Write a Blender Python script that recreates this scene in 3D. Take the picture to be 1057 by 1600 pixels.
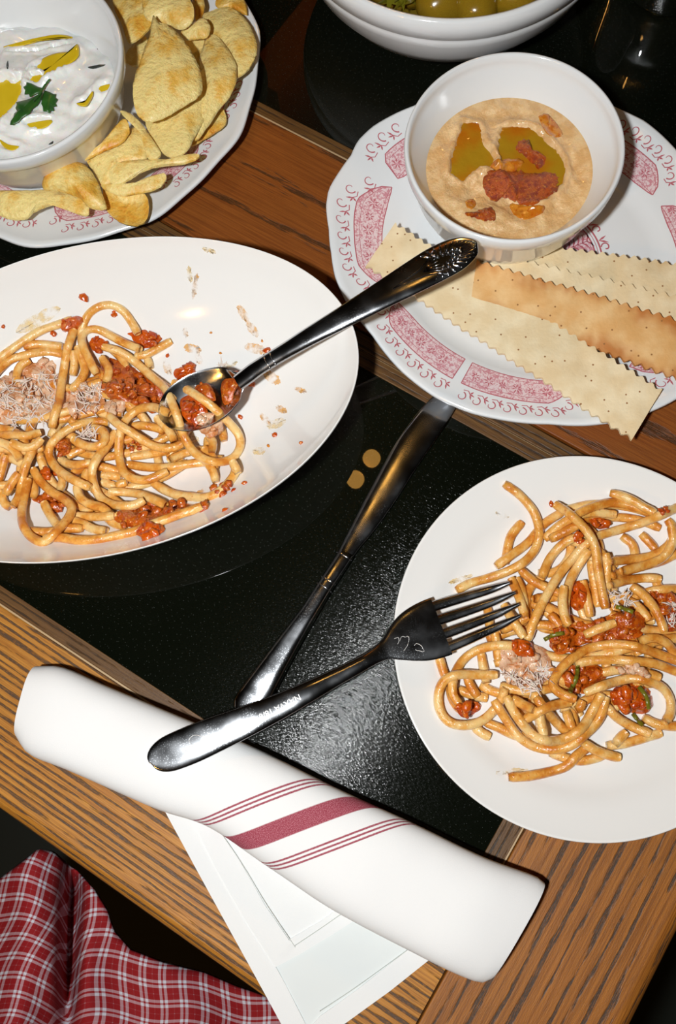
import bpy, bmesh, math, random
import numpy as np
from mathutils import Vector, Matrix, noise as mnoise

for o in list(bpy.data.objects):
    bpy.data.objects.remove(o)
random.seed(7)
rng = np.random.default_rng(7)
SC = bpy.context.scene
COL = SC.collection
PI = math.pi

# ------------------------------------------------------------------ camera
CF, CP, CR, CH = 1424.04, 1.3172, -0.2087, 0.5473      # focal (px), pitch, roll, height over the table
_F = np.array([0, math.cos(CP), -math.sin(CP)])
_X = np.array([1.0, 0, 0])
_U = np.cross(_X, _F)
_R = math.cos(CR) * _X + math.sin(CR) * _U
_V = -math.sin(CR) * _X + math.cos(CR) * _U
CAM = np.array([0, 0, CH])
cd = bpy.data.cameras.new('camera')
cam = bpy.data.objects.new('camera', cd)
COL.objects.link(cam)
cam.matrix_world = Matrix(((_R[0], _V[0], -_F[0], 0), (_R[1], _V[1], -_F[1], 0), (_R[2], _V[2], -_F[2], CH), (0, 0, 0, 1)))
cd.sensor_fit = 'VERTICAL'
cd.sensor_height = 24.0
cd.lens = 24.0 * CF / 1600.0
cd.clip_start = 0.02
SC.camera = cam

# ------------------------------------------------------------------ world, flash, exposure
w = bpy.data.worlds.new('world')
SC.world = w
w.use_nodes = True
w.node_tree.nodes['Background'].inputs[0].default_value = (1.0, 0.55, 0.2, 1)
w.node_tree.nodes['Background'].inputs[1].default_value = 0.03
ld = bpy.data.lights.new('camera_flash', 'AREA')
ld.shape = 'DISK'
ld.size = 0.035
ld.energy = 4.95
ld.color = (0.965, 0.99, 1.0)
flash = bpy.data.objects.new('camera_flash', ld)
COL.objects.link(flash)
flash.location = (-0.126, -0.036, 0.667)
flash.rotation_euler = (Vector((0.03, 0.24, 0)) - flash.location).to_track_quat('-Z', 'Y').to_euler()
SC.view_settings.view_transform = 'Standard'
SC.view_settings.look = 'None'
SC.view_settings.gamma = 1.0
SC.view_settings.use_curve_mapping = False
SC.view_settings.exposure = 0.0


# ------------------------------------------------------------------ helpers
def at(px, py, z=0.0):
    """point at height z that the photograph shows at pixel (px, py)"""
    d = (px - 528.5) * _R - (py - 800) * _V + CF * _F
    return CAM + d * ((z - CH) / d[2])


def crop(ox, oy, s):
    return lambda *p: [(ox + x / s, oy + y / s) for x, y in p]


def spline(P, step):
    """Catmull-Rom through P, resampled at an even step"""
    P = np.asarray(P, float)
    if len(P) == 2:
        P = np.array([P[0], (P[0] + P[1]) / 2, P[1]])
    Q = np.vstack([2 * P[0] - P[1], P, 2 * P[-1] - P[-2]])
    out = []
    for i in range(1, len(Q) - 2):
        p0, p1, p2, p3 = Q[i - 1], Q[i], Q[i + 1], Q[i + 2]
        for t in np.linspace(0, 1, 12, endpoint=False):
            out.append(.5 * (2 * p1 + (p2 - p0) * t + (2 * p0 - 5 * p1 + 4 * p2 - p3) * t * t + (3 * p1 - p0 - 3 * p2 + p3) * t ** 3))
    out.append(Q[-2])
    out = np.array(out)
    L = np.r_[0, np.cumsum(np.linalg.norm(np.diff(out, axis=0), axis=1))]
    n = max(3, int(L[-1] / step) + 1)
    s = np.linspace(0, L[-1], n)
    return np.stack([np.interp(s, L, out[:, k]) for k in range(out.shape[1])], 1)


ORG = {}


def root_org(o):
    return ORG.get(o.name, np.zeros(3))


def thing(name, loc, label, cat, group=None):
    o = bpy.data.objects.new(name, None)
    COL.objects.link(o)
    o.empty_display_size = 0.02
    o.location = loc
    ORG[o.name] = np.array(loc, float)
    return tag(o, label, cat, group)


def tag(o, label=None, cat=None, group=None, kind=None):
    for k, v in (('label', label), ('category', cat), ('group', group), ('kind', kind)):
        if v:
            o[k] = v
    return o


def mk(name, V, F, mat, parent=None, loc=None, smooth=True, uv=None, angle=None):
    """one mesh object from world-space vertices; parts take the origin of their thing"""
    V = np.asarray(V, float)
    org = root_org(parent) if parent else (np.array(loc, float) if loc is not None else np.zeros(3))
    me = bpy.data.meshes.new(name)
    me.from_pydata((V - org).tolist(), [], [tuple(int(i) for i in f) for f in F])
    me.validate()
    if uv is not None:
        ul = me.uv_layers.new(name='uv')
        idx = np.zeros(len(me.loops), int)
        me.loops.foreach_get('vertex_index', idx)
        ul.data.foreach_set('uv', np.asarray(uv, float)[idx].ravel())
    if smooth:
        me.polygons.foreach_set('use_smooth', [True] * len(me.polygons))
        if angle:
            me.set_sharp_from_angle(angle=math.radians(angle))
    me.materials.append(mat)
    o = bpy.data.objects.new(name, me)
    COL.objects.link(o)
    if parent:
        o.parent = parent
        ORG[o.name] = org
    else:
        o.location = org
        ORG[o.name] = org
    return o


def grid_faces(n, m, closed_m=False, closed_n=False):
    F = []
    for i in range(n if closed_n else n - 1):
        for j in range(m if closed_m else m - 1):
            a, b = i % n, (i + 1) % n
            c, d = j % m, (j + 1) % m
            F.append((a * m + c, a * m + d, b * m + d, b * m + c))
    return F


class MB:
    """collects pieces for one mesh"""
    def __init__(s):
        s.V, s.F = [], []

    def add(s, V, F):
        o = len(s.V)
        s.V.extend([tuple(v) for v in V])
        s.F.extend([tuple(i + o for i in f) for f in F])

    def build(s, name, mat, parent=None, **k):
        return mk(name, s.V, s.F, mat, parent, **k)


def tube(P, r, sides=8, flat=1.0):
    """closed tube along P; r a number or a list"""
    P = np.asarray(P, float)
    n = len(P)
    r = np.full(n, r) if np.isscalar(r) else np.asarray(r, float)
    T = np.gradient(P, axis=0)
    T /= np.linalg.norm(T, axis=1)[:, None] + 1e-12
    up = np.array([0, 0, 1.0])
    V = []
    for i in range(n):
        S = np.cross(T[i], up)
        l = np.linalg.norm(S)
        S = S / l if l > .05 else np.array([1.0, 0, 0])
        N = np.cross(S, T[i])
        for k in range(sides):
            a = 2 * PI * k / sides
            V.append(P[i] + r[i] * (math.cos(a) * S + flat * math.sin(a) * N))
    F = grid_faces(n, sides, closed_m=True)
    F.append(tuple(range(sides)))
    F.append(tuple(range((n - 1) * sides, n * sides))[::-1])
    return V, F


def lathe(prof, c, seg=96, rad=None, rot=0.0):
    """revolve (r, z) about c; rad(theta) gives the outline factor (x, y) for unit r"""
    V = []
    for r, z in prof:
        for k in range(seg):
            a = 2 * PI * k / seg
            if rad is None:
                x, y = r * math.cos(a), r * math.sin(a)
            else:
                x, y = rad(a, r)
            V.append((c[0] + x, c[1] + y, c[2] + z))
    F = grid_faces(len(prof), seg, closed_m=True)
    F = [f[::-1] for f in F]
    F.append(tuple(range(seg)))
    return V, F


def ico(c, r, sub=2, amp=.15, fr=200., sq=(1, 1, 1), rot=0, seed=0):
    bm = bmesh.new()
    bmesh.ops.create_icosphere(bm, subdivisions=sub, radius=1.0)
    V = []
    ca, sa = math.cos(rot), math.sin(rot)
    for v in bm.verts:
        p = v.co.copy()
        k = 1 + amp * mnoise.noise(Vector((p.x * 1.6 + seed, p.y * 1.6 + seed * 1.7, p.z * 1.6)))* 2
        x, y, z = p.x * r * sq[0] * k, p.y * r * sq[1] * k, p.z * r * sq[2] * k
        V.append((c[0] + ca * x - sa * y, c[1] + sa * x + ca * y, c[2] + z))
    F = [tuple(v.index for v in f.verts) for f in bm.faces]
    bm.free()
    return V, F


def inside(pt, poly):
    x, y = pt
    c = False
    j = len(poly) - 1
    for i in range(len(poly)):
        xi, yi = poly[i]
        xj, yj = poly[j]
        if (yi > y) != (yj > y) and x < (xj - xi) * (y - yi) / (yj - yi) + xi:
            c = not c
        j = i
    return c


def on_surface(px, py, zf, z0=.02, it=6):
    z = z0
    for _ in range(it):
        p = at(px, py, z)
        z = zf(p[0], p[1])
    return at(px, py, z)


def smooth_closed(P, per=6):
    P = np.asarray(P, float)
    n = len(P)
    out = []
    for i in range(n):
        p0, p1, p2, p3 = P[i - 1], P[i], P[(i + 1) % n], P[(i + 2) % n]
        for t in np.linspace(0, 1, per, endpoint=False):
            out.append(.5 * (2 * p1 + (p2 - p0) * t + (2 * p0 - 5 * p1 + 4 * p2 - p3) * t * t + (3 * p1 - p0 - 3 * p2 + p3) * t ** 3))
    return np.array(out)


def sheet(outline, center=None, rings=8, bulge=0.0, thick=0.0, nz=None, zmap=None, top_only=False):
    """radial sheet inside a closed 3-D outline (n,3) with thickness; zmap(x,y)->z overrides"""
    O = np.asarray(outline, float)
    n = len(O)
    c = O.mean(0) if center is None else np.asarray(center, float)
    V = []
    for side in (0, 1):
        if side == 1 and top_only:
            break
        for k in range(rings + 1):
            t = k / rings
            for i in range(n):
                p = c + (O[i] - c) * t
                if zmap is not None:
                    p[2] = zmap(p[0], p[1])
                p[2] += bulge * (1 - t * t)
                if nz is not None:
                    p[2] += nz(p[0], p[1], t)
                if side == 1:
                    p[2] -= thick
                V.append(p)
    F = []
    m = (rings + 1) * n
    for s in range(1 if top_only else 2):
        for k in range(rings):
            for i in range(n):
                a, b = s * m + k * n + i, s * m + k * n + (i + 1) % n
                f = (a, a + n, b + n, b)
                F.append(f if s == 0 else f[::-1])
    if not top_only:
        for i in range(n):
            a, b = rings * n + i, rings * n + (i + 1) % n
            F.append((a, a + m, b + m, b))
    area = sum(O[i][0] * O[(i + 1) % n][1] - O[(i + 1) % n][0] * O[i][1] for i in range(n))
    if area < 0:
        F = [f[::-1] for f in F]
    # weld the centre ring
    V = np.array(V)
    keep = {}
    for s in range(1 if top_only else 2):
        for i in range(n):
            keep[s * m + i] = s * m
    F2 = []
    for f in F:
        g = []
        for i in f:
            i = keep.get(i, i)
            if i not in g:
                g.append(i)
        if len(g) > 2:
            F2.append(tuple(g))
    used = sorted({i for f in F2 for i in f})
    mp = {u: k for k, u in enumerate(used)}
    return V[used], [tuple(mp[i] for i in f) for f in F2]


# ------------------------------------------------------------------ materials
def rgb(r, g, b):
    def f(c):
        c /= 255.0
        return c / 12.92 if c <= .04045 else ((c + .055) / 1.055) ** 2.4
    return (f(r), f(g), f(b), 1)


class Mat:
    def __init__(s, name, base=(.8, .8, .8, 1), rough=.5, **kw):
        s.m = bpy.data.materials.new(name)
        s.m.use_nodes = True
        s.t = s.m.node_tree
        s.b = s.t.nodes['Principled BSDF']
        s.b.inputs['Base Color'].default_value = base
        s.b.inputs['Roughness'].default_value = rough
        for k, v in kw.items():
            s.b.inputs[k.replace('_', ' ')].default_value = v

    def n(s, typ, **kw):
        nd = s.t.nodes.new(typ)
        for k, v in kw.items():
            setattr(nd, k, v)
        return nd

    def link(s, a, b):
        s.t.links.new(a, b)

    def set(s, sock, v):
        if hasattr(v, 'is_output'):
            s.link(v, sock)
        else:
            sock.default_value = v

    def coord(s, kind='Object'):
        return s.n('ShaderNodeTexCoord').outputs[kind]

    def scale(s, vec, sx, sy, sz=1.0, rot=0.0, loc=(0, 0, 0)):
        m = s.n('ShaderNodeMapping')
        m.inputs['Scale'].default_value = (sx, sy, sz)
        m.inputs['Rotation'].default_value = (0, 0, rot)
        m.inputs['Location'].default_value = loc
        s.link(vec, m.inputs['Vector'])
        return m.outputs[0]

    def noise(s, vec, sc, detail=2, rough=.5, dist=0):
        nd = s.n('ShaderNodeTexNoise')
        nd.inputs['Scale'].default_value = sc
        nd.inputs['Detail'].default_value = detail
        nd.inputs['Roughness'].default_value = rough
        nd.inputs['Distortion'].default_value = dist
        if vec is not None:
            s.link(vec, nd.inputs['Vector'])
        return nd.outputs['Fac']

    def voro(s, vec, sc, feature='F1', out='Distance'):
        nd = s.n('ShaderNodeTexVoronoi', feature=feature, voronoi_dimensions='2D')
        nd.inputs['Scale'].default_value = sc
        s.link(vec, nd.inputs['Vector'])
        return nd.outputs[out]

    def step(s, v, a, b):
        nd = s.n('ShaderNodeMapRange', interpolation_type='SMOOTHSTEP')
        s.link(v, nd.inputs[0])
        nd.inputs[1].default_value = a
        nd.inputs[2].default_value = b
        return nd.outputs[0]

    def math(s, op, a, b=None):
        nd = s.n('ShaderNodeMath', operation=op)
        s.set(nd.inputs[0], a)
        if b is not None:
            s.set(nd.inputs[1], b)
        return nd.outputs[0]

    def mix(s, f, a, b):
        nd = s.n('ShaderNodeMix', data_type='RGBA')
        s.set(nd.inputs[0], f)
        s.set(nd.inputs[6], a)
        s.set(nd.inputs[7], b)
        return nd.outputs[2]

    def color(s, v):
        s.set(s.b.inputs['Base Color'], v)

    def bump(s, h, strength=.3, dist=.001):
        nd = s.n('ShaderNodeBump')
        nd.inputs['Strength'].default_value = strength
        nd.inputs['Distance'].default_value = dist
        s.link(h, nd.inputs['Height'])
        s.link(nd.outputs[0], s.b.inputs['Normal'])


def wood(name, light, mid, dark, period, k, dens, rough=.5, wob=30.0, pore=1.0, fill=.86):
    M = Mat(name, rough=rough)
    uv = M.coord('UV')
    sep = M.n('ShaderNodeSeparateXYZ')
    M.link(uv, sep.inputs[0])
    big = M.noise(M.scale(uv, 2.2, wob), 1.0, 2, .5)
    ph = M.math('ADD', M.math('MULTIPLY', sep.outputs[1], 2 * PI / period), M.math('MULTIPLY', big, k))
    sn = M.math('SINE', ph)
    fine = M.noise(M.scale(uv, 70, 1700), 1.0, 3, .6)
    fib = M.noise(M.scale(uv, 18, 900), 1.0, 3, .65)
    med = M.noise(M.scale(uv, 30, 300), 1.0, 3, .65)
    speck = M.noise(M.scale(uv, 420, 1900), 1.0, 2, .6)
    amp = M.step(M.noise(M.scale(uv, 5, 120), 1.0, 2, .5), .3, .62)
    streak = M.math('ADD', M.math('MULTIPLY', M.math('MULTIPLY', sn, .55), M.math('ADD', .35, amp)), M.math('MULTIPLY', M.math('SUBTRACT', med, .5), 2.0))
    streak = M.step(streak, dens, dens + .24)
    streak = M.math('MULTIPLY', streak, M.step(fine, .25, .5))
    base = M.mix(M.step(fib, .3, .7), light, mid)
    base = M.mix(M.math('MULTIPLY', M.step(fine, .52, .72), .4 * pore), base, dark)
    dk = M.mix(M.math('MULTIPLY', M.step(speck, .5, .66), .55), dark, mid)
    M.color(M.mix(M.math('MULTIPLY', streak, fill), base, dk))
    M.bump(M.math('ADD', M.math('MULTIPLY', streak, -1.0), M.math('MULTIPLY', speck, .5)), .45, .0006)
    M.b.inputs['Specular IOR Level'].default_value = .35
    return M.m


M_OAK = wood('oak_front', rgb(198, 136, 52), rgb(158, 98, 30), rgb(68, 54, 44), .0043, 13.0, .10, fill=.92, wob=45.0)
M_OAK2 = wood('oak_side', rgb(172, 108, 40), rgb(130, 76, 24), rgb(60, 50, 42), .0085, 16.0, .26, fill=.92, wob=42.0)
M_OAK3 = wood('oak_centre', rgb(146, 82, 28), rgb(118, 60, 16), rgb(56, 36, 14), .030, 12.0, .40, wob=16.0, pore=.4)
M_EDGE = wood('oak_edging', rgb(112, 78, 38), rgb(84, 54, 24), rgb(44, 32, 22), .004, 5.0, .3)
M_LINE = Mat('pale_inlay', rgb(190, 160, 120), .4).m


def black_panel_mat():
    M = Mat('black_lacquer', (.003, .004, .002, 1), .13)
    M.b.inputs['Specular IOR Level'].default_value = .14
    uv = M.coord('UV')
    g1 = M.noise(M.scale(uv, 45, 1500), 1.0, 3, .6)
    g2 = M.noise(M.scale(uv, 420, 1500), 1.0, 2, .5)
    M.bump(M.math('ADD', g1, M.math('MULTIPLY', g2, 1.2)), .45, .0003)
    M.b.inputs['Coat Weight'].default_value = .75
    M.b.inputs['Coat Roughness'].default_value = .015
    scr = M.noise(M.scale(uv, 30, 2500, rot=.9), 1.0, 2, .5)
    dust = M.voro(uv, 260)
    M.color(M.mix(M.step(dust, .045, .02), (.003, .004, .002, 1), (.10, .11, .10, 1)))
    return M.m


M_BLACK = black_panel_mat()
M_GROOVE = Mat('groove_dark', (.006, .005, .003, 1), .6).m


def ceramic(name, c, rough=.12):
    M = Mat(name, c, rough)
    M.b.inputs['Specular IOR Level'].default_value = .5
    M.b.inputs['Coat Weight'].default_value = .3
    M.b.inputs['Coat Roughness'].default_value = .05
    return M.m


M_CER = ceramic('white_ceramic', (.87, .865, .84, 1))
M_CER2 = ceramic('bluish_white_ceramic', (.83, .855, .865, 1))


def red_print(name, c):
    M = Mat(name, c, .25)
    return M.m


M_RED = red_print('red_transfer_line', rgb(192, 104, 114))
M_CHAN = Mat('pink_transfer_band', rgb(226, 180, 186), .25)
_v = M_CHAN.coord('Object')
_a = M_CHAN.step(M_CHAN.noise(_v, 420, 4, .65, 1.5), .47, .56)
M_CHAN.color(M_CHAN.mix(_a, rgb(236, 214, 216), rgb(212, 146, 156)))
M_PINK = M_CHAN.m


def steel():
    M = Mat('stainless_steel', (.56, .575, .60, 1), .08, Metallic=1.0)
    v = M.coord('Object')
    sm = M.step(M.noise(v, 45, 3, .55), .25, .85)
    sp = M.step(M.voro(v, 700), .2, .08)
    sp = M.math('MULTIPLY', sp, M.step(M.noise(v, 60, 2), .4, .7))
    r = M.math('ADD', .10, M.math('ADD', M.math('MULTIPLY', sm, .14), M.math('MULTIPLY', sp, .12)))
    M.link(r, M.b.inputs['Roughness'])
    M.bump(M.noise(v, 30, 1), .02, .001)
    return M.m


M_STEEL = steel()
M_ENGR = Mat('engraved_steel', (.85, .83, .8, 1), .45, Metallic=.6).m
M_STEELSHADE = Mat('steel_recess_shade', (.03, .03, .03, 1), .35, Metallic=.7).m  # near-black steel: shade of the recesses put into the colour


def pasta_mat():
    M = Mat('sauced_pasta', rough=.3, Subsurface_Weight=.15, Subsurface_Scale=.004)
    M.b.inputs['Subsurface Radius'].default_value = (1, .5, .2)
    v = M.coord('Object')
    n1 = M.noise(v, 95, 3, .6)
    n2 = M.noise(v, 420, 3, .6)
    inf = M.n('ShaderNodeObjectInfo').outputs['Random']
    a = M.math('ADD', n1, M.math('MULTIPLY', M.math('SUBTRACT', inf, .5), .16))
    c = M.mix(M.step(a, .32, .54), rgb(244, 204, 134), rgb(232, 166, 74))
    c = M.mix(M.math('MULTIPLY', M.step(a, .5, .68), .8), c, rgb(202, 112, 20))
    c = M.mix(M.math('MULTIPLY', M.step(n2, .62, .72), .55), c, rgb(184, 84, 20))
    M.color(c)
    M.bump(M.math('ADD', n2, M.math('MULTIPLY', M.noise(v, 1300, 2), .6)), .4, .0012)
    M.b.inputs['Coat Weight'].default_value = .7
    M.b.inputs['Coat Roughness'].default_value = .09
    for l in [l for l in M.t.links if l.to_socket == M.b.inputs['Normal']]:
        M.link(l.from_socket, M.b.inputs['Coat Normal'])
    return M.m


M_PASTA = pasta_mat()


def wet(name, c1, c2, c3, sc=220, rough=.2, bump=.5):
    M = Mat(name, rough=rough, Subsurface_Weight=.1, Subsurface_Scale=.003)
    v = M.coord('Object')
    n1 = M.noise(v, sc, 4, .65)
    n2 = M.noise(v, sc * 2.7, 3, .6)
    c = M.mix(M.step(n1, .38, .55), c1, c2)
    c = M.mix(M.step(n2, .56, .7), c, c3)
    M.color(c)
    M.bump(M.math('ADD', n1, n2), bump, .0015)
    for l in [l for l in M.t.links if l.to_socket == M.b.inputs['Normal']]:
        M.link(l.from_socket, M.b.inputs['Coat Normal'])
    M.b.inputs['Coat Weight'].default_value = .7
    M.b.inputs['Coat Roughness'].default_value = .08
    return M.m


M_SAUCE = wet('tomato_sauce', rgb(160, 58, 6), rgb(196, 92, 16), rgb(220, 142, 48), 180)
M_TOM = wet('tomato_flesh', rgb(176, 58, 4), rgb(202, 86, 12), rgb(218, 124, 36), 130)
M_BACON = wet('cooked_meat', rgb(204, 134, 80), rgb(230, 190, 156), rgb(194, 98, 34), 130)
M_CHEESE = Mat('grated_cheese', rgb(236, 214, 200), .5, Subsurface_Weight=.2, Subsurface_Scale=.002).m
M_HERB = Mat('herb_green', rgb(112, 108, 24), .3).m
M_OILY = wet('orange_oil', rgb(196, 110, 24), rgb(214, 138, 44), rgb(186, 84, 16), 160, .12, .2)


def smear_mat(name, c, alpha):
    M = Mat(name, c, .25)
    v = M.coord('Object')
    f = M.step(M.noise(v, 160, 3, .6), .34, .8)
    M.link(M.math('MULTIPLY', f, alpha), M.b.inputs['Alpha'])
    return M.m


M_SMEAR = smear_mat('sauce_smear', rgb(240, 180, 92), .95)
M_SMEAR2 = smear_mat('pale_oil_smear', rgb(247, 218, 156), .9)

# ------------------------------------------------------------------ room shell
M_FLOOR = Mat('dark_floor', rgb(22, 30, 20), .6).m
M_WALL = Mat('dark_brown_wall', rgb(44, 30, 18), .8).m
M_CEIL = Mat('dark_ceiling', rgb(26, 30, 22), .8).m


def slab(name, x0, x1, y0, y1, z0, z1, mat):
    V = [(x, y, z) for z in (z0, z1) for y in (y0, y1) for x in (x0, x1)]
    F = [(0, 2, 3, 1), (4, 5, 7, 6), (0, 1, 5, 4), (2, 6, 7, 3), (0, 4, 6, 2), (1, 3, 7, 5)]
    return mk(name, V, F, mat, smooth=False)


FZ = -0.75
for nm, a in (('floor', (-2.5, 2.5, -2, 3, FZ - .05, FZ, M_FLOOR)), ('ceiling', (-2.5, 2.5, -2, 3, 1.9, 1.95, M_CEIL)),
              ('wall_back', (-2.5, 2.5, 3, 3.05, FZ, 1.9, M_WALL)), ('wall_front', (-2.5, 2.5, -2.05, -2, FZ, 1.9, M_WALL)),
              ('wall_left', (-2.55, -2.5, -2, 3, FZ, 1.9, M_WALL)), ('wall_right', (2.5, 2.55, -2, 3, FZ, 1.9, M_WALL))):
    slab(nm, *a)['kind'] = 'structure'

M_BULB = Mat('warm_bulb', (1, .6, .2, 1), .4)
M_BULB.b.inputs['Emission Color'].default_value = (1, .5, .1, 1)
M_BULB.b.inputs['Emission Strength'].default_value = 9.0
# warm pendant lamps over the table (outside the frame; bulbs seen as glints); far globe added to light the beam
M_GLOBE = Mat('warm_glass_globe', (1, .6, .2, 1), .4)
M_GLOBE.b.inputs['Emission Color'].default_value = (1, .5, .12, 1)
M_GLOBE.b.inputs['Emission Strength'].default_value = 55.0
M_BRASS = Mat('aged_brass', rgb(120, 84, 36), .35, Metallic=1.0).m
for (lx, ly, gr, lab) in ((.0475, .512, .018, 'small warm bulb pendant above the plates, nearer of two'), (.0885, .548, .018, 'small warm bulb pendant above the plates, farther of two'),
                      (-1.05, -.75, .06, 'warm glowing globe pendant lamp above the near left of the table'),
                      (.47, 1.74, .06, 'unseen warm globe lamp added to light the ceiling beam')):
    lz = 1.2
    t = thing('pendant_lamp', (lx, ly, lz), lab, 'lamp', 'pendant lamps over the table')
    V, F = lathe([(.0, -1.25 * gr), (.5 * gr, -1.1 * gr), (.86 * gr, -.6 * gr), (gr, 0), (.86 * gr, .8 * gr), (.5 * gr, 1.6 * gr), (.2 * gr, 1.9 * gr)], (lx, ly, lz), 24)
    mk('globe', V, F, M_GLOBE.m if gr > .03 else M_BULB.m, t)
    V, F = lathe([(.0, 1.7 * gr), (.35 * gr, 1.7 * gr), (.35 * gr, 2.4 * gr), (.004, 2.6 * gr), (.004, .7), (.05, .7)], (lx, ly, lz), 16)
    mk('rod', V, F, M_BRASS, t, angle=40)

# unseen wooden beam, added for its brown reflection in the far black panel
_bd = np.array([.718, .696, 0])
_bn = np.array([-.696, .718, 0])
_BV = [np.array([.070, 1.76, 0]) + _bd * a + _bn * b + np.array([0, 0, z]) for z in (1.5, 1.9) for a, b in ((-.05, -.055), (1.2, -.055), (1.2, .055), (-.05, .055))]
beam = mk("reflected_beam_1", _BV, [(0, 3, 2, 1), (4, 5, 6, 7), (0, 1, 5, 4), (1, 2, 6, 5), (2, 3, 7, 6), (3, 0, 4, 7)], Mat('beam_wood', rgb(190, 110, 44), .6).m, smooth=False)
beam['kind'] = 'structure'

# ------------------------------------------------------------------ table
TH = -0.759
ES = np.array([math.cos(TH), math.sin(TH), 0])
EN = np.array([-math.sin(TH), math.cos(TH), 0])


def tab(s, n, z):
    return ES * s + EN * n + np.array([0, 0, z])


table = thing('dining_table', (0, 0, FZ), 'oak-framed dining table with glossy black inset panels', 'table')


def arc(c, r, a0, a1, k=6):
    return [(c[0] + r * math.cos(math.radians(a0 + (a1 - a0) * i / k)), c[1] + r * math.sin(math.radians(a0 + (a1 - a0) * i / k))) for i in range(k + 1)]


def board(name, n0, n1, s0, s1, mat, along='s', ztop=0.0, thick=.03, r0=.0006, r1=.0006):
    """cross-section profile from n0 to n1 (rounded by r0 / r1 at the top) run from s0 to s1"""
    prof = [(n0, ztop - thick)] + arc((n0 + r0, ztop - r0), r0, 180, 90) + [(n0 + r0 + .0003, ztop), (n1 - r1 - .0003, ztop)] + arc((n1 - r1, ztop - r1), r1, 90, 0) + [(n1, ztop - thick)]
    if r0 > .004:
        prof = arc((n0 + r0, ztop - thick + r0), r0, 270, 180) + prof[1:]
    if r1 > .004:
        prof = prof[:-1] + arc((n1 - r1, ztop - thick + r1), r1, 0, -90)
    L = np.r_[0, np.cumsum(np.hypot(*np.diff(np.array(prof), axis=0).T))]
    V, UV = [], []
    m = len(prof)
    for s in (s0, s1):
        for (n, z), l in zip(prof, L):
            V.append(tab(s, n, z) if along == 's' else tab(n, s, z))
            UV.append((s + .37, l + n0))
    F = [(j, (j + 1) % m, m + (j + 1) % m, m + j) for j in range(m)]
    if along == 's':
        F = [f[::-1] for f in F]
    F += [tuple(range(m)), tuple(range(2 * m - 1, m - 1, -1))]
    return mk(name, V, F, mat, table, uv=UV, angle=35)


SL = -.75
board('front_rail', -.1530, -.0556, SL, .0893, M_OAK, r0=.0095, r1=.001)
board('side_rail', .0905, .1880, -.153, .80, M_OAK2, along='n', r0=.001, r1=.0095)
board('side_rail', SL - .0975, SL - .001, -.153, .80, M_OAK2, along='n', r0=.0095, r1=.001)
board('centre_rail', .2152, .3178, SL, .0893, M_OAK3, r0=.0008, r1=.0008)
board('back_rail', .7035, .80, SL, .0893, M_OAK, r0=.001, r1=.0095)
board('inner_rail', .2034, .2138, SL, .0893, M_EDGE, ztop=-.0004)
for (n0, n1, p0, p1) in ((-.0546, .2028, -.0455, .193), (.3190, .7025, .3276, .694)):
    board('edging_strip', n0, p0, SL, .0888, M_EDGE, ztop=-.0008, r0=.0006, r1=.0003, thick=.02)
    board('edging_strip', p1, n1, SL, .0888, M_EDGE, ztop=-.0008, thick=.02)
    board('edging_strip', .0775, .0895, p0, p1, M_EDGE, along='n', ztop=-.0008, thick=.02)
    board('black_panel', p0, p1, SL, .0775, M_BLACK, ztop=-.001, r0=.0002, r1=.0002, thick=.018)
    board('inlay_line', n0 - .0011, n0 + .0001, SL, .0888, M_LINE, ztop=-.0007, r0=.0002, r1=.0002, thick=.004)
    board('inlay_line', n1 - .0001, n1 + .0004, SL, .0888, M_LINE, ztop=-.0007, r0=.0001, r1=.0001, thick=.004)
    board('inlay_line', .0889, .0899, p0, p1, M_LINE, along='n', ztop=-.0007, r0=.0002, r1=.0002, thick=.004)
board('groove_bed', -.10, .75, SL, .15, M_GROOVE, ztop=-.0185, thick=.008)
for s in (SL + .02, .12):
    for n in (-.09, .74):
        V = [tab(s + a * .035, n + b * .035, z) for z in (FZ, -.03) for a, b in ((-1, -1), (1, -1), (1, 1), (-1, 1))]
        mk('leg', V, [(0, 1, 5, 4), (1, 2, 6, 5), (2, 3, 7, 6), (3, 0, 4, 7), (0, 3, 2, 1), (4, 5, 6, 7)], M_OAK2, table, smooth=False,
           uv=[(v[2], v[0]) for v in V])

# ------------------------------------------------------------------ crockery
# oval pasta bowl
OC, OA, OB = (-.1235, .2265), .1550, .0974
OPROF = [(.0, .0085), (.30, .0085), (.46, .0095), (.58, .014), (.70, .0225), (.80, .0315), (.90, .0430), (.955, .0515), (.985, .0575), (.993, .0594)]
_or = np.array([p[0] for p in OPROF])
_oz = np.array([p[1] for p in OPROF])


def oval_z(x, y):
    return float(np.interp(math.hypot((x - OC[0]) / OA, (y - OC[1]) / OB), _or, _oz))


def oval_rad(a, r):
    return OA * r * math.cos(a), OB * r * math.sin(a)


pb = thing('oval_bowl', (OC[0], OC[1], 0), 'large white oval bowl of spaghetti with a spoon in it', 'bowl')
prof = [(0, .0025), (.42, .0025), (.44, 0.0), (.49, 0.0), (.51, .004), (.62, .010), (.74, .0195), (.85, .031), (.94, .044), (.985, .0535), (1.0, .0580), (1.0, .0595), (.9965, .0601), (.993, .0594)] + OPROF[::-1][1:]
V, F = lathe(prof, (OC[0], OC[1], 0), 160, oval_rad)
mk('bowl_body', V, F, M_CER, pb)

# round plate
RC, RR = (.1237, .0332), .110
RPROF = [(0, .0052), (.070, .0052), (.078, .0058), (.0845, .0085), (.0885, .0108), (.094, .0124), (.104, .0158), (.1085, .0176), (.1096, .0181)]
_rr = np.array([p[0] for p in RPROF])
_rz = np.array([p[1] for p in RPROF])


def round_z(x, y):
    return float(np.interp(math.hypot(x - RC[0], y - RC[1]), _rr, _rz))


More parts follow.
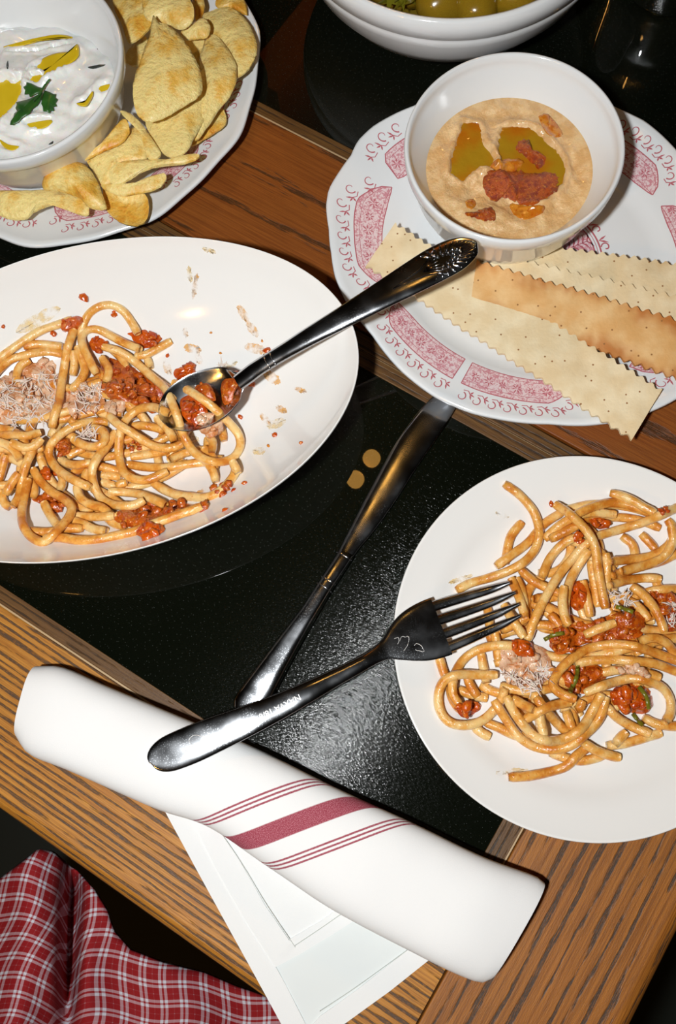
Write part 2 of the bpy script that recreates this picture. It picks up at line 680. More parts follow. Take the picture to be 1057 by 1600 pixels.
pr = thing('dinner_plate', (RC[0], RC[1], 0), 'round white plate of spaghetti with a fork resting on its rim', 'plate')
prof = [(0, .0015), (.060, .0015), (.062, 0), (.067, 0), (.069, .0015), (.080, .0035), (.090, .0075), (.1045, .0128), (.1095, .0162), (.1101, .0176), (.1096, .0181)] + RPROF[::-1][1:]
V, F = lathe(prof, (RC[0], RC[1], 0), 160)
mk('plate_body', V, F, M_CER, pr)

# scalloped transfer-ware platters
PT = {0: ([-176, -162, -147, -134, -122, -114, -99, -89, -69, -64, -40, -20, 4, 18, 30, 37, 46, 58, 66, 81, 91, 105, 112, 120, 126, 132, 137, 143, 149, 154, 161, 169, 176, 184],
          [.994, .976, 1.006, 1.021, 1.016, 1.002, .982, .992, 1.001, 1.003, 1.012, 1.003, .994, .978, 1.004, 1.016, 1.004, 1.014, 1.002, .984, .990, .982, .978, .995, 1.009, 1.011, .993, 1.004, 1.021, 1.014, .990, .988, .997, .994])}
_t = np.radians(PT[0][0])
_f = np.array(PT[0][1])
_tt = np.r_[_t - 2 * PI, _t, _t + 2 * PI]
_ff = np.r_[_f, _f, _f]


class Platter:
    def __init__(s, c, a, b, rot, scal):
        s.c, s.a, s.b, s.rot, s.scal = c, a, b, rot, scal

    def edge(s, th):
        u = th - s.rot
        r = 1 / math.hypot(math.cos(u) / s.a, math.sin(u) / s.b)
        return r * s.scal(th)

    def rho(s, x, y):
        dx, dy = x - s.c[0], y - s.c[1]
        th = math.atan2(dy, dx)
        u = th - s.rot
        r0 = 1 / math.hypot(math.cos(u) / s.a, math.sin(u) / s.b)
        e = s.edge(th)
        rr = math.hypot(dx, dy)
        # lobes fade towards the well
        k = min(1, max(0, (rr / e - .78) / .22))
        return rr / (r0 + (e - r0) * k)

    PR = [(0, .0065), (.60, .0065), (.655, .0075), (.69, .0098), (.73, .0118), (.80, .0138), (.90, .0168), (.955, .0192), (.985, .0209), (.996, .0205)]

    def z(s, x, y):
        q = s.rho(x, y)
        return float(np.interp(q, [p[0] for p in s.PR], [p[1] for p in s.PR]))

    def pos(s, q, th):
        u = th - s.rot
        r0 = 1 / math.hypot(math.cos(u) / s.a, math.sin(u) / s.b)
        e = s.edge(th)
        k = min(1, max(0, (q - .78) / .22))
        r = q * (r0 + (e - r0) * k)
        return s.c[0] + r * math.cos(th), s.c[1] + r * math.sin(th)

    def build(s, root, mat):
        prof = [(0, .003), (.52, .003), (.535, 0), (.575, 0), (.59, .003), (.68, .005), (.80, .0095), (.92, .0135), (.985, .0165), (1.0, .0188), (.996, .0205)] + s.PR[::-1][1:]
        V, N = [], 192
        for q, z in prof:
            for k in range(N):
                x, y = s.pos(q, 2 * PI * k / N)
                V.append((x, y, z))
        F = [f[::-1] for f in grid_faces(len(prof), N, closed_m=True)] + [tuple(range(N))]
        return mk('platter_body', V, F, mat, root)

    # ---- printed border
    def pt(s, q, th, lift=.00012):
        x, y = s.pos(q, th)
        return (x, y, s.z(x, y) + lift)

    def ribbon(s, mb, qt, w, lift=.00016):
        """flat printed line through (q, theta) points"""
        P = np.array([s.pt(q, t, lift) for q, t in qt])
        T = np.gradient(P, axis=0)
        T /= np.linalg.norm(T, axis=1)[:, None] + 1e-9
        S = np.cross(T, [0, 0, 1.0])
        w = np.full(len(P), w) if np.isscalar(w) else np.asarray(w)
        A, B = P + S * w[:, None] / 2, P - S * w[:, None] / 2
        for M in (A, B):
            for i in range(len(M)):
                M[i][2] = s.z(M[i][0], M[i][1]) + lift
        n = len(P)
        mb.add(np.vstack([A, B]), [(i, i + 1, n + i + 1, n + i) for i in range(n - 1)])

    def panel(s, mb_fill, mb_line, t0, t1, q0, q1, taper0, taper1, curls=True):
        """one cartouche of the border from angle t0 to t1, inner q0 to outer q1"""
        n = max(8, int(abs(t1 - t0) / .03))
        T = np.linspace(t0, t1, n)
        k = np.linspace(0, 1, n)
        qm = q0 + (q1 - q0) * .15
        e0 = np.clip(k / .22, 0, 1) ** .6 if taper0 else np.ones(n)
        e1 = np.clip((1 - k) / .22, 0, 1) ** .6 if taper1 else np.ones(n)
        e = np.minimum(e0, e1)
        lo = qm + (q0 - qm) * e
        hi = qm + (q1 - qm) * e
        V, F = [], []
        m = 6
        for i in range(n):
            for j in range(m):
                V.append(s.pt(lo[i] + (hi[i] - lo[i]) * j / (m - 1), T[i], .00010))
        mb_fill.add(V, [f[::-1] for f in grid_faces(n, m)])
        d = .008
        for (L, off, w) in ((hi, 0, .0007), (hi, -.028, .0003), (lo, 0, .0006), (lo, .02, .0003)):
            s.ribbon(mb_line, [(L[i] + off * e[i], T[i]) for i in range(n)], w)
        for tt, tp in ((0, taper0), (n - 1, taper1)):
            if not tp:
                s.ribbon(mb_line, [(lo[tt] + (hi[tt] - lo[tt]) * j / 5, T[tt]) for j in range(6)], .0006)
        # flowers and leaf sprays inside
        R = s.a
        for i in range(2, n - 2, 3):
            if e[i] < .6:
                continue
            qc = (lo[i] + hi[i]) / 2
            for b in range(7):
                a = 2 * PI * b / 7 + i
                L = .0034 if i % 2 else .0026
                s.ribbon(mb_line, [(qc + math.sin(a) * L * r / R, T[i] + math.cos(a) * L * r / R / qc) for r in (.25, .6, 1.0)], [.0003, .0009, .0002])
        # scrolls outside
        if not curls:
            return
        arcl = R * (q1 + .05) * abs(t1 - t0)
        m = max(2, int(arcl / .0092))
        for j in range(m):
            tc = t0 + (t1 - t0) * (j + .5) / m
            i = int((j + .5) / m * (n - 1))
            qb = hi[i] + .034
            sg = 1 if t1 > t0 else -1
            pts = []
            for u in np.linspace(0, 1, 16):
                a = u * 5.0
                rr = .0032 * (1 - .62 * u)
                pts.append((qb + (.004 + rr * math.sin(a - 1.4)) / R, tc + sg * (-.001 + rr * math.cos(a - 1.4)) / (R * qb)))
            s.ribbon(mb_line, pts, [.0009 - .0005 * u for u in np.linspace(0, 1, 16)])
            # stem and two little leaves
            s.ribbon(mb_line, [(qb - .004, tc - sg * .0012 / R), (qb - .008, tc + sg * .0022 / R), (qb + .012, tc + sg * .0046 / R)], .0006)
            for dq, dt in ((.014, .0072), (.036, .0056), (-.012, .0058)):
                s.ribbon(mb_line, [(qb + .006, tc + sg * .0040 / R), (qb + (dq + .006) / 2, tc + sg * (.0040 + dt) / 2 / R), (qb + dq, tc + sg * dt / R)], [.0003, .0012, .0003])


def scal_a(th):
    return float(np.interp(th, _tt, _ff))


HPL = Platter((.1555, .2816), .117, .1359, 3.9479, scal_a)
hp = thing('scalloped_platter', (.1555, .2816, 0), 'scalloped platter with red floral border under the hummus bowl and crackers', 'plate')
HPL.build(hp, M_CER2)


def scal_b(th):
    return 1 + .010 * math.sin(9 * th + .6) + .004 * math.sin(18 * th)


CPL = Platter((-.1092, .4738), .1295, .116, .7436, scal_b)
cp = thing('scalloped_platter', (-.1092, .4738, 0), 'scalloped platter with red floral border under the potato chips', 'plate')
CPL.build(cp, M_CER2)


def ang(pl, px, py):
    p = on_surface(px, py, pl.z, .015)
    return math.atan2(p[1] - pl.c[1], p[0] - pl.c[0]), pl.rho(p[0], p[1])


fill, line = MB(), MB()
for (a, b, tp0, tp1) in (((597, 283), (588, 450), True, True), ((594, 478), (716, 578), True, False), ((728, 586), (905, 640), False, True),
                         ((646, 215), (598, 262), False, True)):
    t0, t1 = ang(HPL, *a)[0], ang(HPL, *b)[0]
    if t1 - t0 > PI:
        t1 -= 2 * PI
    if t0 - t1 > PI:
        t1 += 2 * PI
    HPL.panel(fill, line, t0, t1, .725, .865, tp0, tp1)
for d0, d1 in ((55, 14), (8, -30), (-36, -66), (104, 62)):
    HPL.panel(fill, line, math.radians(d0), math.radians(d1), .725, .865, True, True)
fill.build('border_print', M_PINK, hp)
line.build('scroll_print', M_RED, hp)

# central medallion of the platter, peeping out between bowl and crackers
mf, ml = MB(), MB()
mc = on_surface(880, 360, HPL.z, .01)


def medal(pl, cx, cy, R, fillb, lineb):
    zz = lambda x, y: pl.z(x, y)
    def rib(P, w, lift=.0002):
        P = np.array([(x, y, zz(x, y) + lift) for x, y in P])
        T = np.gradient(P, axis=0)
        T /= np.linalg.norm(T, axis=1)[:, None] + 1e-9
        S = np.cross(T, [0, 0, 1.0])
        w = np.full(len(P), w) if np.isscalar(w) else np.asarray(w)
        n = len(P)
        lineb.add(np.vstack([P + S * w[:, None] / 2, P - S * w[:, None] / 2]), [(i, i + 1, n + i + 1, n + i) for i in range(n - 1)])
    N = 72
    V = [(cx, cy, zz(cx, cy) + .0001)]
    for k in range(N):
        a = 2 * PI * k / N
        x, y = cx + .9 * R * math.cos(a), cy + .9 * R * math.sin(a)
        V.append((x, y, zz(x, y) + .0001))
    fillb.add(V, [(0, 1 + k, 1 + (k + 1) % N) for k in range(N)])
    for f, wd in ((.9, .0009), (.95, .0004), (1.0, .0011)):
        rib([(cx + f * R * math.cos(a), cy + f * R * math.sin(a)) for a in np.linspace(0, 2 * PI, 90)], wd)
    for k in range(20):
        a = 2 * PI * k / 20
        pts = []
        for u in np.linspace(0, 1, 14):
            b = u * 5
            rr = .0030 * (1 - .6 * u)
            d = R + .0038 + rr * math.sin(b - 1.4)
            e = a + rr * math.cos(b - 1.4) / R
            pts.append((cx + d * math.cos(e), cy + d * math.sin(e)))
        rib(pts, .0009)
        for L in (-.35, .2):
            d0 = R + .001
            rib([(cx + (d0 + u * .0055) * math.cos(a + .13 + L * u * .2), cy + (d0 + u * .0055) * math.sin(a + .13 + L * u * .2)) for u in (0, .5, 1)], [.0003, .0014, .0002])
    for k in range(9):                       # fern sprays
        a = 2 * PI * k / 9 + .2
        for r0 in np.linspace(.35, .84, 7):
            x, y = cx + r0 * R * math.cos(a), cy + r0 * R * math.sin(a)
            for sg in (-1, 1):
                b = a + sg * .9
                rib([(x, y), (x + .003 * math.cos(b), y + .003 * math.sin(b)), (x + .006 * math.cos(b + sg * .2), y + .006 * math.sin(b + sg * .2))], [.0005, .0014, .0003])
        rib([(cx + r * R * math.cos(a), cy + r * R * math.sin(a)) for r in (.2, .5, .86)], .0006)


medal(HPL, mc[0] - .020, mc[1] - .018, .040, mf, ml)
mf.build('medallion_print', M_PINK, hp)
ml.build('medallion_lines', M_RED, hp)

fill, line = MB(), MB()
for a, b in (((385, 20), (338, 205)), ((330, 220), (255, 310)), ((205, 330), (70, 352)), ((55, 350), (-60, 320))):
    t0, t1 = ang(CPL, *a)[0], ang(CPL, *b)[0]
    CPL.panel(fill, line, t1, t0, .70, .83, True, True)
fill.build('border_print', M_PINK, cp)
line.build('scroll_print', M_RED, cp)


# dip bowls
def dip_bowl(name, c, R, zb, zr, label, mat):
    h = zr - zb
    b = thing(name, (c[0], c[1], zb), label, 'bowl')
    k = R / .0654
    prof = [(0, .002), (.036 * k, .002), (.037 * k, 0), (.0425 * k, 0), (.0455 * k, .004), (.0530 * k, .016), (.0585 * k, .030), (.0625 * k, h - .014), (.0635 * k, h - .012), (.0650 * k, h - .010),
            (.0655 * k, h - .002), (.0650 * k, h - .0004), (.0640 * k, h), (.0628 * k, h - .0008), (.0620 * k, h - .005), (.0606 * k, h - .009), (.0598 * k, h - .010), (.0562 * k, h - .018), (.0500 * k, h - .026), (.043 * k, .014), (.033 * k, .007), (0, .006)]
    V, F = lathe(prof, (c[0], c[1], zb), 128)
    mk('bowl_body', V, F, mat, b)
    return b


HB = (.1482, .3229)
TB = (-.1463, .4576)
hb = dip_bowl('dip_bowl', HB, .0654, .0066, .070, 'white round bowl filled with orange-topped hummus', M_CER2)
tb = dip_bowl('dip_bowl', TB, .0743, .0066, .070, 'white round bowl filled with creamy white dip', M_CER2)

# big bowl at the far edge
GB = (.157, .5134)
gb = thing('serving_bowl', (GB[0], GB[1], 0), 'large deep white bowl of olives at the far end of the table', 'bowl')
prof = [(0, .003), (.046, .003), (.048, 0), (.056, 0), (.060, .004), (.076, .012), (.0905, .024), (.1010, .040), (.1075, .056), (.1098, .0635), (.1090, .0650), (.1105, .0660), (.1112, .074), (.1105, .0795), (.1085, .0812), (.1062, .0800), (.1045, .072), (.099, .050), (.088, .030), (.066, .014), (.04, .009), (0, .008)]
V, F = lathe(prof, (GB[0], GB[1], 0), 128)
mk('bowl_body', V, F, M_CER2, gb)

# drinking glass at the far right
M_GLASS = Mat('clear_glass', (1, 1, 1, 1), .02, Transmission_Weight=1.0, IOR=1.45).m
gx = (.312, .476)
gl = thing('drinking_glass', (gx[0], gx[1], 0), 'clear drinking glass at the far right edge of the table', 'glass')
prof = [(0, 0), (.034, 0), (.0365, .0015), (.038, .005), (.0385, .03), (.040, .10), (.0403, .1005), (.0400, .101), (.0388, .1005), (.0372, .03), (.035, .011), (.030, .0085), (0, .008)]
V, F = lathe(prof, (gx[0], gx[1], .0002), 64)
mk('tumbler', V, F, M_GLASS, gl)

# ------------------------------------------------------------------ dips
M_HUM = Mat('hummus', rough=.35, Subsurface_Weight=.15, Subsurface_Scale=.004)
_v = M_HUM.coord('Object')
_n = M_HUM.noise(_v, 130, 4, .6)
_n2 = M_HUM.noise(_v, 700, 3, .6)
_c = M_HUM.mix(M_HUM.step(_n, .35, .65), rgb(238, 200, 146), rgb(222, 174, 114))
M_HUM.color(M_HUM.mix(M_HUM.math('MULTIPLY', M_HUM.step(_n2, .62, .74), .5), _c, rgb(176, 112, 54)))
M_HUM.bump(M_HUM.math('ADD', _n, M_HUM.math('ADD', _n2, M_HUM.noise(_v, 300, 3))), .4, .0018)
M_HUM.b.inputs['Coat Weight'].default_value = .5
M_HUM.b.inputs['Coat Roughness'].default_value = .08
M_TZ = Mat('creamy_white_dip', rough=.28, Subsurface_Weight=.3, Subsurface_Scale=.004)
_v = M_TZ.coord('Object')
_n = M_TZ.noise(_v, 90, 4, .6)
_c = M_TZ.mix(M_TZ.step(_n, .4, .7), rgb(250, 250, 246), rgb(238, 241, 238))
M_TZ.color(M_TZ.mix(M_TZ.math('MULTIPLY', M_TZ.step(M_TZ.noise(_v, 260, 3, .6), .70, .75), .25), _c, rgb(150, 160, 130)))
M_TZ.bump(_n, .4, .002)
M_TZ.b.inputs['Coat Weight'].default_value = .5
M_TZ.b.inputs['Coat Roughness'].default_value = .1
M_OIL = Mat('yellow_olive_oil', rgb(204, 166, 18), .06)
M_OIL.color(M_OIL.mix(M_OIL.noise(M_OIL.coord('Object'), 60, 2), rgb(204, 168, 12), rgb(234, 206, 50)))
M_OIL = M_OIL.m
M_OLOIL = Mat('amber_oil', rgb(150, 100, 14), .05)
M_OLOIL.color(M_OLOIL.mix(M_OLOIL.step(M_OLOIL.noise(M_OLOIL.coord('Object'), 45, 2), .35, .7), rgb(172, 132, 28), rgb(184, 104, 18)))
M_OLOIL.b.inputs['Coat Weight'].default_value = .8
M_OLOIL.bump(M_OLOIL.noise(M_OLOIL.coord('Object'), 160, 3), .35, .002)
M_OLOIL = M_OLOIL.m
M_PASTE = wet('red_pepper_paste', rgb(140, 46, 2), rgb(182, 78, 6), rgb(214, 130, 28), 260, .08, .9)
M_PARS = Mat('parsley_green', rough=.4)
M_PARS.color(M_PARS.mix(M_PARS.noise(M_PARS.coord('Object'), 220, 2), rgb(22, 66, 24), rgb(62, 116, 44)))
M_PARS = M_PARS.m
M_CUKE = Mat('cucumber_shred', rgb(56, 62, 58), .35).m


def nz3(x, y, f, s=0.0):
    return mnoise.noise(Vector((x * f + s, y * f - s, s * 1.3)))


def dip_surface(c, R, z0, amp, fr, seed, swirl):
    """height of a spooned dip"""
    def zf(x, y):
        dx, dy = x - c[0], y - c[1]
        r = math.hypot(dx, dy) / R
        a = math.atan2(dy, dx)
        h = amp * nz3(x, y, fr, seed) + .5 * amp * nz3(x, y, fr * 2.3, seed + 9)
        h += swirl * math.sin(3.2 * r * PI + a * 1.0 + seed) * (1 - r) * r * 2
        return z0 + h * (1 if r < .85 else max(0, (1 - r) / .15))
    return zf


def dip_mesh(name, c, R, zf, mat, root, rings=46, seg=96):
    V = [(c[0], c[1], zf(*c))]
    for k in range(1, rings + 1):
        for i in range(seg):
            a = 2 * PI * i / seg
            x, y = c[0] + R * k / rings * math.cos(a), c[1] + R * k / rings * math.sin(a)
            V.append((x, y, zf(x, y)))
    F = [(0, 1 + i, 1 + (i + 1) % seg) for i in range(seg)]
    for k in range(rings - 1):
        for i in range(seg):
            a, b = 1 + k * seg + i, 1 + k * seg + (i + 1) % seg
            F.append((a, a + seg, b + seg, b))
    return mk(name, V, F, mat, root)


def px_outline(P, zf, z0, per=5, jit=0.0, lift=0.0):
    Q = smooth_closed(P, per)
    out = []
    for i, (x, y) in enumerate(Q):
        if jit:
            x += jit * mnoise.noise(Vector((i * .9, x * .02, 3.1)))
            y += jit * mnoise.noise(Vector((i * .9, y * .02, 7.7)))
        p = on_surface(x, y, zf, z0)
        p[2] += lift
        out.append(p)
    return np.array(out)


def pool(name, P, zf, z0, mat, parent, bulge=.0008, lift=.0002, jit=1.5, rings=7, thick=.0012, nz=None):
    O = px_outline(P, zf, z0, jit=jit)
    V, F = sheet(O, rings=rings, bulge=bulge, thick=thick, zmap=lambda x, y: zf(x, y) + lift, nz=nz, top_only=(thick == 0))
    return mk(name, V, F, mat, parent)


# hummus: pools lie level in hollows with raised lips
def pdist(x, y, W):
    d = 1e9
    n = len(W)
    for i in range(n):
        ax, ay = W[i]
        bx, by = W[(i + 1) % n]
        ux, uy = bx - ax, by - ay
        t = max(0, min(1, ((x - ax) * ux + (y - ay) * uy) / (ux * ux + uy * uy + 1e-15)))
        d = min(d, math.hypot(x - ax - t * ux, y - ay - t * uy))
    return -d if inside((x, y), W) else d


def hollowed(zf, polys, depth, lip, wid):
    def f(x, y):
        z = zf(x, y)
        for W in polys:
            c, R = W[1], W[2]
            if math.hypot(x - c[0], y - c[1]) > R + .012:
                continue
            d = pdist(x, y, W[0]) + .0012 * nz3(x, y, 420, 3)
            if d < 0:
                z -= depth * min(1, -d / wid)
            else:
                z += lip * math.exp(-((d - .0022) / .0022) ** 2)
        return z
    return f


def world_poly(P, z):
    W = [tuple(at(x, y, z)[:2]) for x, y in P]
    c = np.mean(W, 0)
    return (W, c, max(math.hypot(p[0] - c[0], p[1] - c[1]) for p in W))


def grow(P, k):
    P = np.array(P, float)
    c = P.mean(0)
    return [tuple(c + (p - c) * k) for p in P]


hc = crop(660, 160, 3.775)
HP1 = hc((240, 120), (330, 130), (350, 190), (380, 270), (435, 335), (400, 375), (320, 400), (240, 455), (170, 415), (175, 330), (205, 240), (225, 170))
HP2 = hc((480, 150), (560, 135), (660, 155), (705, 200), (780, 270), (835, 340), (848, 410), (820, 490), (740, 570), (640, 600), (560, 560), (480, 420), (450, 300), (450, 220))
HZ0 = .0458
hz = hollowed(dip_surface(HB, .0505, HZ0, .0017, 95, 2.0, .0022), [world_poly(HP1, HZ0), world_poly(HP2, HZ0)], .0050, .0022, .004)
hum = thing('hummus', (HB[0], HB[1], .02), 'pale orange hummus topped with amber oil and red pepper paste', 'dip')
dip_mesh('hummus_body', HB, .0522, hz, M_HUM.m, hum, 80, 160)
lvl = lambda x, y: HZ0 - .0001
pool('oil_pool', grow(HP1, 1.12), lvl, HZ0, M_OLOIL, hum, .0, jit=0)
pool('oil_pool', grow(HP2, 1.08), lvl, HZ0, M_OLOIL, hum, .0, jit=0)
pool('oil_pool', hc((520, 600), (620, 610), (720, 610), (700, 660), (600, 690), (540, 660)), hz, .045, M_OILY, hum, .0008)
pool('oil_pool', hc((690, 80), (740, 70), (770, 100), (830, 180), (800, 205), (740, 190), (700, 120)), hz, .045, M_OILY, hum, .0006)
pool('oil_pool', hc((260, 580), (300, 570), (320, 600), (290, 630), (262, 610)), hz, .045, M_OILY, hum, .0008)
pool('pepper_paste', hc((355, 480), (380, 420), (440, 390), (520, 400), (600, 400), (680, 420), (760, 410), (820, 440), (800, 520), (700, 580), (620, 610), (540, 580), (480, 560), (430, 580), (380, 540)),
     lambda x, y: max(hz(x, y), HZ0 - .0012) + .0004, .045, M_PASTE, hum, .0042, jit=4, nz=lambda x, y, t: .0016 * nz3(x, y, 260, 4) * (1.05 - t))
pool('pepper_paste', hc((545, 280), (570, 225), (620, 225), (650, 290), (720, 310), (735, 360), (690, 410), (640, 360), (590, 320)),
     lambda x, y: max(hz(x, y), HZ0 - .0012) + .0004, .045, M_PASTE, hum, .0044, jit=4, nz=lambda x, y, t: .0014 * nz3(x, y, 280, 8) * (1.05 - t))
pool('pepper_paste', hc((250, 660), (320, 640), (400, 618), (435, 650), (420, 695), (370, 700), (310, 680)), hz, .045, M_PASTE, hum, .0018, jit=3)
pool('orange_crumb', hc((400, 380), (470, 340), (560, 330), (600, 350), (560, 400), (480, 410)), lambda x, y: max(hz(x, y), HZ0 - .001) + .001, .048, M_OILY, hum, .003, jit=4)

# creamy white dip
tc = crop(0, 0, 4.805)
TZ0 = .0520
TPS = [tc(*P) for P in (((255, 510), (330, 440), (420, 405), (520, 390), (570, 340), (580, 410), (540, 460), (440, 530), (360, 580), (290, 620), (220, 610), (240, 570), (320, 550)),
                        ((-120, 640), (-40, 600), (40, 560), (110, 590), (165, 570), (160, 660), (120, 760), (60, 860), (0, 960), (-80, 940), (-140, 800)),
                        ((190, 940), (280, 915), (385, 905), (340, 950), (230, 972)),
                        ((580, 775), (640, 765), (690, 690), (690, 720), (650, 785), (610, 790)),
                        ((740, 660), (820, 635), (815, 675), (770, 695)),
                        ((0, 1050), (60, 1085), (140, 1100), (90, 1125), (30, 1100)),
                        ((40, 350), (140, 320), (280, 285), (430, 262), (530, 280), (430, 283), (290, 303), (160, 338)))]
_tz0 = dip_surface(TB, .066, TZ0, .0030, 58, 5.0, .0036)
_tzs = lambda x, y: _tz0(x, y) - .017 * min(1, max(0, ((x - TB[0]) * .35 + (y - TB[1]) * .94 - .012) / .045)) ** 1.3
tz_ = hollowed(_tzs, [world_poly(P, TZ0) for P in TPS], .0048, .0020, .003)
tzd = thing('creamy_dip', (TB[0], TB[1], .02), 'white yogurt dip with yellow oil pools in the chip platter bowl', 'dip')
dip_mesh('dip_body', TB, .0645, tz_, M_TZ.m, tzd, 80, 150)
for P in TPS:
    wp = world_poly(P, TZ0)
    zl = tz_(wp[1][0], wp[1][1]) + .0032
    pool('oil_pool', grow(P, 1.06), lambda x, y: zl, TZ0, M_OIL, tzd, .0, jit=0)
for P in (((660, 505), (720, 495), (790, 485), (770, 500), (700, 518)), ((730, 365), (760, 335), (795, 280), (780, 330), (745, 370)), ((48, 490), (60, 455), (66, 500), (55, 520)), ((365, 1085), (400, 1060), (395, 1080))):
    pool('cucumber_shred', tc(*P), tz_, .05, M_CUKE, tzd, .0004, jit=.5)

# parsley sprig
pz = lambda x, y: tz_(x, y) + .0022
par = thing('parsley_sprig', tuple(on_surface(65, 155, pz, .053)), 'green three-lobed parsley leaf lying on the white dip', 'herb')


def leaf(P, bul):
    Q = []
    P = tc(*P)
    n = len(P)
    for i in range(n):
        Q.append(P[i])
    O = np.array([on_surface(x, y, pz, .053) for x, y in Q])
    V, F = sheet(O, rings=4, bulge=bul, thick=.0004, nz=lambda x, y, t: .0006 * nz3(x, y, 180, 2))
    mk('leaflet', V, F, M_PARS, par)


leaf([(330, 665), (280, 650), (235, 625), (200, 615), (195, 640), (175, 655), (190, 680), (185, 710), (215, 705), (225, 730), (270, 705), (310, 690)], .0012)
leaf([(335, 680), (370, 690), (400, 705), (420, 705), (415, 730), (432, 745), (415, 770), (425, 795), (400, 800), (405, 830), (380, 830), (370, 848), (345, 835), (325, 835), (320, 800), (310, 780), (318, 730)], .0014)
leaf([(320, 695), (310, 740), (280, 790), (240, 820), (225, 850), (190, 870), (160, 890), (140, 915), (115, 930), (105, 940), (75, 935), (80, 910), (100, 880), (105, 850), (130, 840), (115, 810), (125, 785), (120, 765), (160, 755), (220, 745), (270, 720)], .0016)
st = [on_surface(x, y, pz, .053) + np.array([0, 0, .0012]) for x, y in tc((260, 770), (300, 720), (330, 670), (355, 635), (380, 605))]
mk('stem', *tube(spline(st, .002), .0007, 6), M_PARS, par)

# ------------------------------------------------------------------ olives in the far bowl
M_OLIVE = Mat('golden_olive', rough=.18, Subsurface_Weight=.15, Subsurface_Scale=.004)
M_OLIVE.color(M_OLIVE.mix(M_OLIVE.step(M_OLIVE.noise(M_OLIVE.coord('Object'), 90, 3), .35, .7), rgb(150, 124, 30), rgb(116, 82, 14)))
M_OLIVE = M_OLIVE.m
V, F = ico((0, 0, 0), 1.0, 3, .05, sq=(1, .88, .86))
ol = bpy.data.meshes.new('olive')
ol.from_pydata([tuple(v) for v in V], [], F)
ol.polygons.foreach_set('use_smooth', [True] * len(ol.polygons))
ol.materials.append(M_OLIVE)
olz = .060
OL = [(690, 4, .0165, 'glossy golden-green olive in the far bowl, left of the two front ones'),
      (745, 7, .0165, 'glossy golden-green olive in the far bowl, right of the two front ones'),
      (802, -3, .0155, 'golden-green olive at the right edge of the far bowl contents'),
      (645, -22, .0150, 'golden-green olive behind the herbs in the far bowl'),
      (720, -40, .0165, 'golden-green olive in the second row of the far bowl'),
      (775, -45, .0160, 'golden-green olive behind the rightmost olive in the far bowl')]
for k, (x, y, r, lab) in enumerate(OL):
    o = bpy.data.objects.new('olive', ol)
    COL.objects.link(o)
    o.location = at(x, y, olz)
    o.scale = (r, r, r)
    o.rotation_euler = (.3 * k, .2, 1.1 * k)
    tag(o, lab, 'olive', 'olives in the far bowl')
V, F = lathe([(0, .0435), (.06, .0435), (.088, .0430), (.0915, .042)], (GB[0], GB[1], 0), 64)
mk('dressing', V, [f[::-1] for f in F[:-1]] + [F[-1]], Mat('olive_dressing', rgb(112, 92, 26), .12).m, gb)
hb_ = MB()
for k in range(26):
    x, y = 600 + 48 * rng.random(), -14 + 18 * rng.random()
    p = at(x, y, .062 + .004 * rng.random())
    a = rng.random() * 6.3
    L, W = .005 + .005 * rng.random(), .0018
    d, e = np.array([math.cos(a), math.sin(a), .2]), np.array([-math.sin(a), math.cos(a), .3])
    hb_.add([p - d * L, p + e * W, p + d * L, p - e * W, p + np.array([0, 0, -.0015])], [(0, 1, 2, 3), (0, 4, 1), (1, 4, 2), (2, 4, 3), (3, 4, 0)])
tag(hb_.build('chopped_herbs', M_HERB, loc=at(625, -5, .05), smooth=False), 'chopped green herbs beside the olives in the far bowl', 'herbs', kind='stuff')

# ------------------------------------------------------------------ crackers
def cracker_mat(name, pale, mid, toast, amt):
    M = Mat(name, rough=.65)
    v = M.coord('Object')
    uv = M.coord('UV')
    n = M.noise(v, 28, 3, .6)
    c = M.mix(M.step(M.noise(v, 70, 3), .3, .7), pale, mid)
    sep = M.n('ShaderNodeSeparateXYZ')
    M.link(uv, sep.inputs[0])
    e = M.math('ABSOLUTE', M.math('SUBTRACT', sep.outputs[1], .5))
    t = M.math('ADD', M.math('MULTIPLY', e, amt), M.math('SUBTRACT', n, .5))
    c = M.mix(M.step(t, .18, .5), c, toast)
    c = M.mix(M.step(M.voro(v, 78), .055, .03), c, rgb(150, 100, 50))
    M.color(c)
    M.bump(M.math('ADD', M.noise(v, 60, 3), M.math('MULTIPLY', M.noise(v, 500, 2), .3)), .35, .0018)
    return M.m


M_CRA = cracker_mat('pale_cracker', rgb(244, 226, 188), rgb(232, 208, 164), rgb(214, 172, 108), .25)
M_CRB = cracker_mat('toasted_cracker', rgb(236, 196, 138), rgb(222, 170, 104), rgb(190, 116, 48), .75)


